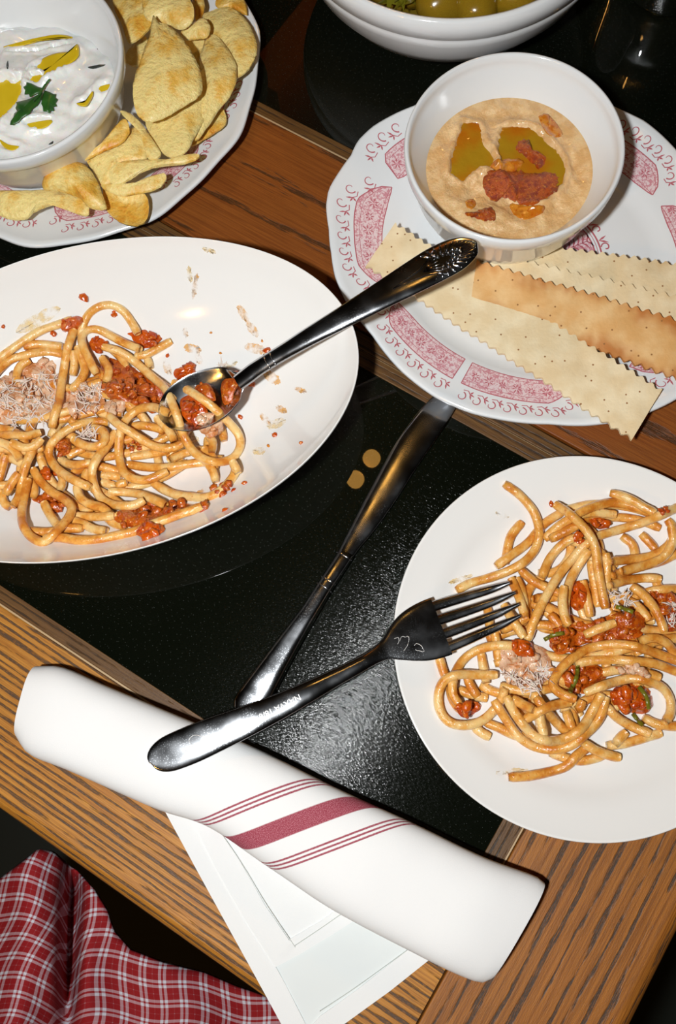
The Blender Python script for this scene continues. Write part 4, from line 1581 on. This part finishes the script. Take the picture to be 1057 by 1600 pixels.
Fc = grid_faces(nx_, ny_)
ck = mk('checked_cloth', V, Fc, M_CHK.m, loc=at(150, 1560, -.2), uv=UV)
sm = ck.modifiers.new('thick', 'SOLIDIFY')
sm.thickness = .0015
tag(ck, 'red and white checked cloth bunched in folds below the table edge', 'cloth')

# ------------------------------------------------------------------ spaghetti
class Pile:
    """strands are laid one after another on a height field, so later ones rest on earlier ones"""
    def __init__(s, zf, x0, x1, y0, y1, root, res=.0008):
        s.zf, s.x0, s.y0, s.res, s.root = zf, x0, y0, res, root
        s.nx, s.ny = int((x1 - x0) / res), int((y1 - y0) / res)
        s.H = np.array([[zf(x0 + i * res, y0 + j * res) for j in range(s.ny)] for i in range(s.nx)])

    def top(s, x, y, r=.0):
        i, j = int((x - s.x0) / s.res), int((y - s.y0) / s.res)
        k = max(0, int(r / s.res))
        a, b = max(0, i - k), min(s.nx, i + k + 1)
        c, d = max(0, j - k), min(s.ny, j + k + 1)
        if a >= b or c >= d:
            return s.zf(x, y)
        return float(s.H[a:b, c:d].max())

    def stamp(s, x, y, z, r):
        i, j = (x - s.x0) / s.res, (y - s.y0) / s.res
        k = int(r / s.res) + 1
        for a in range(max(0, int(i) - k), min(s.nx, int(i) + k + 1)):
            for b in range(max(0, int(j) - k), min(s.ny, int(j) + k + 1)):
                d2 = ((a - i) ** 2 + (b - j) ** 2) * s.res ** 2
                if d2 < r * r:
                    s.H[a, b] = max(s.H[a, b], z + math.sqrt(r * r - d2))

    def strand(s, P, r=.0028, sink=.45, zlim=None, name='strand'):
        Q = spline(P, 5.0)
        z = np.full(len(Q), .02)
        for it in range(4):
            W = np.array([at(x, y, zz) for (x, y), zz in zip(Q, z)])
            zc = np.array([s.top(p[0], p[1], r * .55) for p in W]) + r * (1 - sink)
            if zlim:
                zc = np.minimum(zc, zlim)
            zz = zc.copy()
            for _ in range(14):
                pad = np.r_[zz[0], zz[0], zz, zz[-1], zz[-1]]
                sm = (pad[:-4] + 2 * pad[1:-3] + 2 * pad[2:-2] + 2 * pad[3:-1] + pad[4:]) / 8
                zz = np.maximum(sm, zc - .0011)
            z = zz
        W = np.array([at(x, y, q) for (x, y), q in zip(Q, z)])
        W = spline(W, .0022)
        rr = r * np.array([1 + .07 * mnoise.noise(Vector((i * .35, r * 9000 + len(W), P[0][0] * .1))) for i in range(len(W))])
        rr[0] *= .8
        rr[-1] *= .8
        o = mk(name, *tube(W, rr, 9, .94), M_PASTA, s.root)
        for p in W:
            s.stamp(p[0], p[1], p[2], r)
        return o

    def lump(s, px, py, r, mb, sq=(1, 1, .6), amp=.22, sub=2, sink=.35):
        z = .02
        for _ in range(4):
            p = at(px, py, z)
            z = s.top(p[0], p[1], r * .3) + r * sq[2] * (1 - sink)
        p = at(px, py, z)
        mb.add(*ico(p, r, sub, amp, sq=sq, rot=rng.random() * 6.3, seed=rng.random() * 50))
        s.stamp(p[0], p[1], p[2] - r * (1 - sq[2]), r * .9)

    def coat(s, poly, mb, thick=.0012, lump=.0013, fr=240.0):
        """goopy sauce skin draped over the strands inside a pixel outline"""
        P = smooth_closed(poly, 5)
        c = P.mean(0)
        n, rings = len(P), 9
        V, Z = [], []
        sd = rng.random() * 40
        for k in range(rings + 1):
            t = k / rings
            for i in range(n):
                f = t * (1 + .10 * mnoise.noise(Vector((i * .8, sd, 1.0))) * t)
                x, y = c + (P[i] - c) * f
                z = .022
                for _ in range(3):
                    p = at(x, y, z)
                    z = .5 * s.top(p[0], p[1], .0016) + .125 * sum(s.top(p[0] + a, p[1] + b, .0012) for a, b in ((.0025, 0), (-.0025, 0), (0, .0025), (0, -.0025)))
                    z += thick * (1 - t ** 4) - .0012 * t ** 6
                z += lump * (nz3(p[0], p[1], fr, sd) + .6 * nz3(p[0], p[1], fr * 2.2, sd)) * (1 - t ** 3)
                V.append(at(x, y, z))
        F = grid_faces(rings + 1, n, closed_m=True)
        F = [f[::-1] for f in F] if sum(P[i][0] * P[(i + 1) % n][1] - P[(i + 1) % n][0] * P[i][1] for i in range(n)) > 0 else F
        mb.add(V, F)
        for v in V:
            s.stamp(v[0], v[1], v[2] - .0015, .0015)

    def scatter(s, poly, n, r0, r1, mb, **k):
        if n >= 10:
            s.coat(poly, mb)
            n = int(n * .3)
        P = np.array(poly)
        lo, hi = P.min(0), P.max(0)
        c = 0
        kw = dict(sq=(1.25, .9, .45), amp=.32, sub=2, sink=.5)
        kw.update(k)
        while c < n:
            x, y = lo + (hi - lo) * rng.random(2)
            if inside((x, y), poly):
                s.lump(x, y, r0 + (r1 - r0) * rng.random(), mb, **kw)
                c += 1

    def shreds(s, poly, n, mb, L0=.004, L1=.011):
        P = np.array(poly)
        lo, hi = P.min(0), P.max(0)
        c = 0
        while c < n:
            x, y = lo + (hi - lo) * rng.random(2)
            if not inside((x, y), poly):
                continue
            c += 1
            z = .03
            for _ in range(3):
                p = at(x, y, z)
                z = s.top(p[0], p[1], .001) + .0004
            a = rng.random() * PI
            L = L0 + (L1 - L0) * rng.random()
            b = (rng.random() - .5) * 1.6
            pts = []
            for u in np.linspace(-.5, .5, 5):
                aa = a + b * u
                q = p + np.array([math.cos(aa), math.sin(aa), 0]) * L * u
                q[2] = max(s.top(q[0], q[1], .0006), p[2] - .003) + .0004 + .0007 * rng.random()
                pts.append(q)
            mb.add(*tube(pts, [.00015, .0004, .0005, .0004, .00015], 5, .55))


def fillers(pile, poly, n, seed):
    g = np.random.default_rng(seed)
    P = np.array(poly)
    lo, hi = P.min(0), P.max(0)
    c = 0
    while c < n:
        x, y = lo + (hi - lo) * g.random(2)
        if not inside((x, y), poly):
            continue
        a, k = g.random() * 6.3, (g.random() - .5) * .05
        Q = [(x, y)]
        for _ in range(12):
            a += k * 10
            q = (Q[-1][0] + 10 * math.cos(a), Q[-1][1] + 10 * math.sin(a))
            if not inside(q, poly):
                break
            Q.append(q)
        if len(Q) > 5:
            pile.strand(Q[::2] if len(Q[::2]) > 2 else Q)
            c += 1


# ---- left: oval bowl
A = crop(0, 360, 3.523)
Cc = crop(0, 620, 3.523)
D = crop(260, 620, 3.303)
sL = thing('spaghetti_serving', (OC[0] - .03, OC[1], .01), 'tangled thick spaghetti with tomato sauce and grated cheese in the oval bowl', 'pasta')
PLp = Pile(oval_z, -.30, .06, .12, .34, sL)
# lowest layer
fillers(PLp, [(-40, 600), (60, 560), (130, 540), (220, 590), (300, 640), (350, 680), (340, 730), (260, 790), (160, 830), (110, 800), (20, 770), (-40, 740)], 16, 3)
for P in (A((-130, 760), (-40, 820), (60, 900), (160, 960), (300, 980), (420, 940)), A((-120, 900), (0, 940), (150, 1000), (320, 1040), (500, 1000), (640, 960)),
          A((120, 760), (220, 820), (330, 860), (440, 870), (560, 830)), A((420, 700), (520, 760), (620, 850), (700, 950), (740, 1040)),
          Cc((-140, 60), (-20, 110), (120, 130), (260, 110), (400, 70)), Cc((-120, 220), (0, 280), (120, 300), (240, 280)),
          Cc((300, 240), (420, 300), (560, 330), (700, 310), (840, 260), (960, 200)), Cc((380, 120), (500, 200), (640, 240), (780, 220)),
          Cc((560, 470), (680, 500), (800, 480), (920, 430), (1030, 360)), Cc((400, 420), (500, 380), (620, 400), (740, 440)),
          Cc((220, 330), (260, 430), (330, 520), (420, 590), (520, 640)), Cc((-100, 400), (-20, 360), (60, 340), (140, 380)),
          A((880, 840), (960, 900), (1010, 990), (1030, 1080), (1000, 1150)), Cc((860, 120), (940, 180), (970, 260), (930, 340)),
          Cc((640, 650), (760, 690), (860, 700), (960, 660)), Cc((430, 560), (520, 600), (620, 690), (700, 720)),
          A((560, 900), (660, 930), (760, 1000), (820, 1070)), A((600, 640), (680, 720), (700, 820), (640, 900))):
    PLp.strand(P)
sauceL, tomL, meatL = MB(), MB(), MB()
PLp.scatter(A((560, 700), (700, 740), (820, 800), (920, 900), (900, 990), (760, 960), (620, 940), (560, 840)), 70, .0016, .0042, sauceL)
PLp.scatter(Cc((640, 640), (780, 580), (930, 570), (1057, 590), (1150, 590), (1057, 640), (900, 690), (760, 720), (640, 700)), 60, .0014, .0034, sauceL)
PLp.scatter(Cc((170, 560), (260, 530), (350, 570), (330, 640), (240, 600)), 22, .0014, .003, sauceL)
PLp.scatter(A((20, 800), (120, 740), (300, 700), (320, 820), (280, 1000), (100, 1060), (-40, 1040), (-60, 900)), 60, .0018, .004, meatL)
PLp.scatter(A((350, 900), (480, 830), (570, 860), (560, 1000), (420, 1030), (360, 980)), 36, .0018, .004, meatL)
for P in (Cc((0, 215), (80, 210), (150, 215), (225, 195)), Cc((-60, 230), (0, 250), (50, 270), (90, 310), (110, 350)), Cc((30, 320), (15, 380), (0, 440), (-30, 500)),
          Cc((-60, 480), (0, 490), (40, 485), (90, 490)), Cc((0, 520), (25, 585), (60, 612)), Cc((200, 240), (170, 310), (140, 380), (120, 460), (105, 550), (70, 605)),
          Cc((330, 410), (345, 460), (330, 520)), Cc((240, 580), (270, 640), (310, 700), (330, 730)), Cc((60, 250), (130, 280), (190, 270), (230, 230)),
          Cc((700, 370), (780, 385), (860, 390), (950, 385), (1057, 368), (1130, 360), (1230, 340)), Cc((720, 330), (800, 320), (870, 308), (930, 296)),
          Cc((730, 160), (800, 160), (860, 172), (910, 192)), Cc((560, 430), (620, 435), (670, 442)), Cc((640, 495), (670, 478), (700, 470)),
          Cc((600, 520), (680, 525), (760, 535), (830, 560), (915, 598)), Cc((840, 470), (900, 510), (970, 540), (1057, 550), (1120, 555), (1180, 540), (1240, 495), (1290, 430), (1300, 380)),
          Cc((420, 490), (440, 550), (490, 590), (560, 610), (605, 642)), Cc((405, 655), (480, 660), (560, 660), (630, 655)), Cc((400, 680), (460, 700), (520, 730), (590, 742)),
          Cc((330, 340), (380, 370), (440, 375), (505, 360)), Cc((370, 330), (420, 300), (470, 285)), Cc((930, 350), (990, 320), (1057, 300), (1120, 290)),
          Cc((150, 740), (230, 745), (300, 740), (370, 725), (455, 725)), Cc((240, 780), (330, 775), (430, 790), (540, 785), (640, 765), (740, 742), (830, 705), (900, 680), (980, 650), (1057, 625), (1110, 600)),
          Cc((590, 80), (630, 85), (675, 90)), Cc((860, 110), (900, 150), (940, 200), (960, 250)), Cc((1120, 280), (1170, 330), (1185, 400)), Cc((1085, 300), (1140, 360), (1175, 415), (1190, 470)),
          D((245, 130), (285, 170), (300, 230)), D((340, 330), (355, 360), (372, 395)), D((215, 200), (240, 230), (235, 290)),
          Cc((480, 400), (470, 450), (490, 500)), Cc((100, 420), (60, 480), (30, 540)), Cc((150, 440), (190, 500), (180, 560))):
    PLp.strand(P)
for P in (A((130, 640), (200, 625), (270, 630), (345, 640)), A((95, 840), (92, 790), (115, 745), (165, 712)), A((-80, 760), (0, 700), (70, 650), (140, 602), (230, 550), (330, 515), (400, 488)),
          A((-70, 830), (0, 760), (60, 712), (150, 682), (260, 668), (340, 680), (425, 688)), A((390, 880), (440, 830), (468, 770), (450, 700), (425, 640)), A((400, 800), (410, 730), (400, 660)),
          A((560, 700), (600, 770), (580, 840)), A((810, 700), (830, 760)), A((745, 690), (800, 685), (860, 655), (945, 608))):
    PLp.strand(P)
PLp.scatter(A((335, 500), (420, 470), (470, 500), (430, 560), (350, 560)), 14, .0014, .003, tomL)
PLp.scatter(A((495, 590), (560, 590), (600, 640), (540, 670), (495, 650)), 12, .0016, .0032, tomL)
PLp.scatter(A((700, 560), (800, 560), (890, 580), (860, 630), (780, 650), (720, 600)), 26, .0014, .0032, tomL)
PLp.scatter(A((610, 445), (680, 440), (690, 465), (620, 470)), 6, .0010, .002, tomL)
PLp.scatter(A((560, 850), (700, 840), (850, 870), (860, 920), (700, 900), (600, 920)), 40, .0014, .0032, sauceL)
PLp.scatter(A((570, 960), (620, 930), (690, 940), (680, 1000), (600, 1010)), 14, .0012, .0026, meatL)
# spoon bowl holds sauce
for p, h_ in zip(C, hw):
    PLp.stamp(p[0], p[1], p[2] - h_ * .9 - .004, h_)
spn = crop(250, 460, 3.41)
PLp.scatter(spn((70, 400), (140, 380), (200, 400), (160, 460), (80, 450)), 14, .0016, .0034, tomL)
PLp.scatter(spn((110, 560), (200, 540), (260, 640), (220, 720), (130, 660)), 26, .0018, .0040, tomL)
PLp.scatter(spn((200, 640), (320, 640), (330, 740), (220, 740)), 16, .0016, .0034, meatL)
PLp.scatter(spn((180, 430), (260, 470), (300, 560), (250, 560), (180, 500)), 12, .0010, .0020, sauceL)
PLp.scatter(spn((340, 420), (440, 400), (450, 440), (400, 520), (380, 600), (330, 560)), 16, .0008, .0018, sauceL, sq=(1.5, 1.5, .4))
PLp.scatter(Cc((310, 250), (380, 230), (390, 310), (330, 320)), 12, .0012, .0026, sauceL)
PLp.scatter(Cc((680, 230), (760, 250), (780, 290), (700, 290)), 8, .0010, .002, sauceL)
PLp.scatter(Cc((230, 400), (300, 400), (310, 470), (250, 470)), 8, .0012, .0026, tomL)
PLp.scatter(Cc((750, 720), (800, 690), (880, 695), (905, 735), (840, 770), (760, 765)), 16, .0018, .0034, tomL)
PLp.scatter(Cc((1150, 500), (1260, 470), (1290, 510), (1180, 560)), 8, .0010, .0018, sauceL, sq=(1.5, 1.5, .4))
for P in (Cc((180, 395), (220, 460), (280, 520), (350, 560), (392, 605), (380, 660), (330, 720), (270, 780), (230, 800), (170, 770), (130, 710), (120, 640), (132, 560), (155, 450)),
          Cc((640, 190), (590, 270), (540, 330), (508, 400), (515, 480), (550, 550), (610, 590), (690, 602), (750, 592), (795, 568)),
          Cc((935, 95), (860, 60), (790, 60), (730, 90), (685, 140), (662, 200), (655, 270), (657, 340), (680, 410), (730, 450), (800, 460), (860, 440), (925, 408)),
          Cc((600, 142), (520, 135), (430, 155), (350, 195), (290, 250), (270, 310), (300, 380), (360, 430), (430, 470), (500, 500)),
          Cc((598, 102), (650, 150), (720, 195), (790, 240), (860, 275), (940, 282), (1005, 258))):
    PLp.strand(P, sink=.3)
loopT = A((565, 640), (660, 668), (740, 720), (820, 790), (900, 860), (950, 930)) + D((15, -10), (60, 110), (90, 200), (140, 280), (200, 322), (270, 337), (340, 318), (380, 262), (375, 200), (330, 140), (270, 80), (200, 22), (120, -30), (36, -74))
PLp.strand(loopT, sink=.3)
PLp.strand(A((285, 1090), (300, 1020), (322, 950), (345, 810), (372, 650), (408, 545)), sink=.3)
PLp.strand(A((440, 590), (455, 530), (490, 460), (550, 418), (620, 412), (680, 445), (728, 510), (760, 570)), sink=.3)
PLp.strand(A((535, 795), (495, 720), (462, 650), (450, 590), (480, 550), (540, 545), (610, 580), (690, 622), (775, 655)), sink=.2)
PLp.strand(Cc((400, 230), (450, 262), (520, 275), (575, 245), (570, 190), (510, 170)), sink=.3)
tag(sauceL.build('tomato_sauce', M_SAUCE, sL), kind='stuff')
tag(tomL.build('tomato_pieces', M_TOM, sL), kind='stuff')
tag(meatL.build('meat_bits', M_BACON, sL), kind='stuff')
che = MB()
PLp.shreds(A((-40, 880), (60, 830), (200, 780), (300, 780), (300, 960), (180, 1000), (60, 1000), (-40, 980)), 120, che)
PLp.shreds(A((20, 1010), (200, 960), (260, 1060), (60, 1090)), 36, che)
PLp.shreds(A((400, 870), (500, 840), (570, 870), (540, 1000), (420, 1000)), 46, che)
PLp.shreds(Cc((430, 200), (470, 170), (530, 180), (520, 220), (460, 230)), 34, che)
PLp.shreds(spn((270, 420), (330, 370), (350, 370), (290, 425)), 8, che)
tag(che.build('grated_cheese', M_CHEESE, sL), kind='stuff')

# loose tomato bits and smears on the white glaze
bits = [(131, 465, .0032), (26, 462, .0008), (471, 692, .0013), (418, 548, .0022), (392, 600, .0026), (262, 556, .0014), (186, 402, .0010), (330, 520, .0009), (345, 552, .0009), (410, 533, .0009), (430, 680, .0018), (420, 697, .0011), (383, 755, .0016), (365, 766, .0013), (352, 797, .0016), (376, 652, .0016), (84, 522, .0022), (5, 510, .0016)]
for x, y, r in bits:
    p = on_surface(x, y, oval_z, .03)
    mk('tomato_bit', *ico(p + np.array([0, 0, r * .3]), r, 2, .25, sq=(1.15, .85, .55), rot=x, seed=x), M_TOM if r > .0012 else M_OILY, pb)
for (x, y, L, W, a) in ((305, 447, 20, 4, 1.75), (297, 430, 12, 4, 1.4), (380, 490, 16, 6, 1.0), (395, 515, 14, 6, .9), (301, 545, 14, 7, .2), (310, 560, 10, 5, 1.2), (400, 545, 18, 8, .2), (425, 590, 16, 8, .6), (432, 662, 16, 7, -.3), (405, 705, 10, 6, 0), (470, 610, 10, 4, .3), (345, 585, 9, 5, 1), (290, 520, 8, 4, 1.3), (330, 400, 10, 3, .2), (415, 655, 12, 5, .8), (60, 500, 40, 10, -.5), (235, 600, 14, 12, .3), (262, 575, 12, 6, 1.2), (320, 770, 20, 8, -.5), (300, 690, 12, 9, 0), (440, 640, 10, 5, .5), (360, 570, 12, 4, -.4)):
    P = [(x + L * math.cos(t) * math.cos(a) - W * math.sin(t) * math.sin(a), y + L * math.cos(t) * math.sin(a) + W * math.sin(t) * math.cos(a)) for t in np.linspace(0, 2 * PI, 9)[:-1]]
    pool('sauce_smear', P, oval_z, .03, M_SMEAR if (int(x) % 3) else M_SMEAR2, pb, .00012, .00018, jit=2.5, rings=3, thick=0)

# ---- right: round plate
E_ = crop(600, 700, 2.313)
Fq = crop(857, 680, 5.285)
G = crop(780, 900, 3.816)
sR = thing('spaghetti_serving', (RC[0] + .02, RC[1], .008), 'tangled thick spaghetti with tomato sauce on the round plate', 'pasta')
PRp = Pile(round_z, .0, .25, -.08, .15, sR)
fillers(PRp, [(800, 870), (850, 820), (930, 805), (1010, 830), (1060, 880), (1100, 1000), (1040, 1100), (950, 1120), (860, 1130), (770, 1110), (710, 1070), (730, 1020), (800, 980)], 17, 5)
for P in (E_((480, 700), (560, 740), (660, 760), (780, 750), (900, 720), (1040, 690), (1120, 700)), E_((560, 560), (640, 600), (740, 640), (860, 640), (980, 600), (1080, 560)), E_((420, 860), (520, 880), (640, 860), (760, 820), (880, 800), (1000, 830)),
          E_((640, 300), (720, 260), (820, 250), (920, 260), (1000, 290)), E_((580, 330), (650, 270), (740, 235), (840, 240)), E_((820, 600), (900, 640), (980, 660), (1080, 650)),
          E_((860, 560), (960, 520), (1060, 510), (1130, 540)), E_((700, 560), (800, 540), (900, 560), (960, 620)), E_((380, 690), (470, 660), (560, 640), (640, 650)),
          E_((680, 940), (760, 900), (860, 900), (950, 930)), E_((400, 780), (480, 760), (580, 790), (660, 850)),
          E_((375, 570), (382, 630), (388, 700)), E_((400, 655), (408, 710), (415, 770)), E_((352, 740), (360, 790), (372, 850)), E_((200, 755), (214, 800), (232, 850)), E_((270, 870), (310, 890), (375, 905)),
          E_((325, 1005), (355, 1030), (385, 1045)), E_((365, 990), (420, 1012), (480, 1040), (540, 1042)), E_((600, 1100), (660, 1120), (720, 1130), (795, 1112)), E_((450, 1190), (520, 1186), (600, 1170), (660, 1150), (700, 1110), (745, 1075)),
          E_((860, 318), (900, 350), (912, 405)), E_((930, 310), (965, 345), (985, 370)), E_((500, 268), (460, 320), (445, 380), (440, 420)), E_((405, 428), (460, 388), (520, 343), (580, 275), (645, 232)),
          E_((240, 860), (250, 910), (280, 950)), E_((300, 830), (320, 870), (340, 900)), E_((455, 900), (520, 940), (560, 980)), E_((545, 880), (560, 960), (570, 1020)), E_((640, 940), (680, 960), (690, 1010)),
          E_((480, 470), (500, 520), (510, 600), (500, 640)), E_((600, 600), (640, 650), (650, 720)), E_((420, 660), (470, 640), (520, 610))):
    PRp.strand(P)
sauR, tomR, meR = MB(), MB(), MB()
PRp.scatter(G((360, 300), (520, 280), (700, 220), (850, 200), (860, 330), (760, 400), (600, 390), (420, 440), (280, 400)), 75, .0016, .0036, sauR)
PRp.scatter(G((680, 680), (800, 640), (900, 680), (920, 760), (860, 830), (720, 800)), 34, .0020, .0040, tomR)
PRp.scatter(G((20, 420), (180, 400), (300, 460), (300, 600), (180, 680), (60, 640), (0, 520)), 40, .0016, .0038, meR)
PRp.scatter(G((860, 80), (1000, 100), (1100, 160), (1100, 330), (1000, 300), (900, 200)), 40, .0016, .0036, sauR)
PRp.scatter(G((380, 560), (560, 520), (640, 600), (520, 700), (400, 660)), 30, .0014, .0030, sauR)
PRp.scatter(G((680, 540), (850, 540), (920, 600), (780, 590)), 24, .0014, .0030, meR)
for P in (E_((570, 470), (600, 400), (650, 345), (700, 320)), E_((600, 330), (660, 300), (720, 270)), E_((495, 440), (540, 480), (600, 510), (645, 530)), E_((460, 470), (490, 540), (512, 612)),
          E_((750, 410), (760, 480), (777, 575)), E_((803, 380), (808, 450), (802, 530)), E_((720, 480), (735, 550), (746, 612)), E_((820, 495), (880, 478), (950, 470), (1002, 474)),
          E_((820, 410), (900, 402), (970, 390), (1030, 350), (1052, 300), (1025, 258)), E_((830, 460), (920, 432), (1000, 410), (1075, 375)), E_((860, 445), (940, 425), (1010, 395), (1045, 340), (1040, 280)),
          G((220, 720), (280, 800), (350, 880), (425, 945)), G((240, 800), (250, 870), (272, 955)), G((400, 800), (420, 860), (440, 910)), G((640, 1012), (740, 1000), (850, 970), (970, 935)),
          G((500, 990), (580, 1040), (680, 1075), (725, 1082)), G((640, 770), (700, 840), (800, 900), (905, 942)), G((760, 930), (720, 970), (690, 1010)), G((150, 860), (220, 820), (300, 780), (430, 750)),
          G((860, 840), (940, 882), (1060, 896), (1140, 880)), G((80, 730), (150, 770), (210, 800)), G((500, 745), (480, 790), (460, 800)),
          E_((650, 226), (740, 206), (820, 204), (900, 216), (965, 236)), Fq((220, 660), (350, 600), (500, 560), (620, 568), (760, 608), (865, 652)), Fq((510, 478), (600, 498), (700, 540), (800, 600), (885, 642)),
          E_((480, 715), (400, 715), (330, 735), (280, 775), (252, 835), (250, 890), (275, 930))):
    PRp.strand(P)
PRp.scatter(Fq((340, 700), (430, 680), (510, 720), (500, 770), (400, 770)), 12, .0014, .0028, tomR)
PRp.scatter(Fq((210, 830), (270, 810), (310, 870), (250, 890)), 7, .0012, .0024, tomR)
PRp.scatter(E_((650, 520), (710, 480), (740, 540), (700, 590)), 16, .0014, .003, tomR)
PRp.scatter(E_((260, 930), (330, 915), (355, 945), (290, 975)), 14, .0016, .0034, tomR)
for P in (E_((410, 820), (340, 820), (270, 820), (220, 840), (198, 890), (205, 950), (240, 992), (300, 1002), (360, 982), (410, 932), (442, 868)),
          E_((520, 695), (545, 620), (590, 530), (640, 450), (700, 380), (745, 335)), E_((660, 640), (655, 570), (670, 490), (700, 430), (745, 365)), G((30, 170), (80, 260), (150, 365)),
          G((640, 720), (600, 850), (520, 940), (430, 1010), (330, 1035), (220, 1020), (120, 960), (60, 880), (0, 790), (-30, 740)), G((615, 700), (560, 800), (500, 900), (420, 958), (320, 985), (220, 960), (140, 880), (80, 790), (45, 715)),
          G((390, 60), (380, 160), (395, 250), (420, 295)), G((790, 60), (880, 130), (950, 230), (990, 335)), G((830, 392), (920, 370), (1000, 400), (1060, 480)), G((510, 352), (600, 312), (695, 278)), G((720, 165), (765, 105)),
          E_((262, 515), (310, 490), (380, 470), (450, 445), (510, 410), (550, 360), (562, 300), (542, 230), (492, 170), (435, 128))):
    PRp.strand(P, sink=.35)
for P in (E_((1130, 830), (1057, 808), (980, 780), (900, 770), (820, 765), (740, 770), (690, 782)), E_((1130, 790), (1057, 768), (980, 740), (900, 715), (820, 710), (740, 725), (670, 770), (625, 820), (612, 860), (645, 890), (695, 908)),
          G((510, 700), (600, 662), (700, 630), (800, 610), (900, 630), (980, 670), (1022, 740), (1022, 820), (990, 872)),
          Fq((400, 835), (520, 800), (650, 762), (780, 722), (900, 672), (1057, 602), (1120, 570)),
          E_((618, 202), (680, 245), (738, 305), (765, 360), (775, 440), (790, 520), (802, 582))):
    PRp.strand(P, sink=.25)
PRp.scatter(G((300, 400), (420, 430), (500, 420), (360, 470)), 10, .0012, .0024, sauR)
PRp.scatter(G((80, 380), (200, 400), (180, 480), (90, 470)), 12, .0014, .003, tomR)
PRp.scatter(Fq((900, 620), (1000, 585), (1050, 600), (960, 650)), 8, .0010, .0018, tomR)
tag(sauR.build('tomato_sauce', M_SAUCE, sR), kind='stuff')
tag(tomR.build('tomato_pieces', M_TOM, sR), kind='stuff')
tag(meR.build('meat_bits', M_BACON, sR), kind='stuff')
che = MB()
PRp.shreds(G((20, 560), (120, 580), (290, 540), (300, 640), (200, 690), (80, 660)), 70, che)
PRp.shreds(G((660, 90), (740, 90), (860, 180), (700, 170)), 26, che)
PRp.shreds(G((1000, 140), (1100, 150), (1100, 300), (1020, 280)), 26, che)
tag(che.build('grated_cheese', M_CHEESE, sR), kind='stuff')
for L in (((470, 540), (465, 600), (425, 690)), ((700, 182), (750, 195), (800, 215)), ((835, 660), (880, 720), (895, 790)), ((800, 820), (830, 860), (860, 890)), ((270, 380), (330, 350), (390, 340))):
    Q = []
    for x, y in spline(G(*L), 4):
        z = .025
        for _ in range(4):
            p = at(x, y, z)
            z = PRp.top(p[0], p[1], .001) + .0006
        Q.append(at(x, y, z))
    mk('herb_strip', *tube(spline(Q, .002), .0013, 7, .5), M_HERB, sR)
p = on_surface(862, 788, round_z, .01)
mk('tomato_bit', *ico(p + np.array([0, 0, .0006]), .0018, 2, .2, sq=(.8, 1.2, .6)), M_TOM, pr)
for (x, y, L, W, a) in ((800, 1206, 26, 5, -.1), (785, 805, 12, 3, .3), (935, 1075, 20, 14, .2), (700, 1000, 8, 5, 0), (720, 905, 20, 4, -.3)):
    P = [(x + L * math.cos(t) * math.cos(a) - W * math.sin(t) * math.sin(a), y + L * math.cos(t) * math.sin(a) + W * math.sin(t) * math.cos(a)) for t in np.linspace(0, 2 * PI, 9)[:-1]]
    pool('sauce_smear', P, round_z, .01, M_SMEAR2, pr, .0001, .0001, jit=3, rings=3, thick=0)
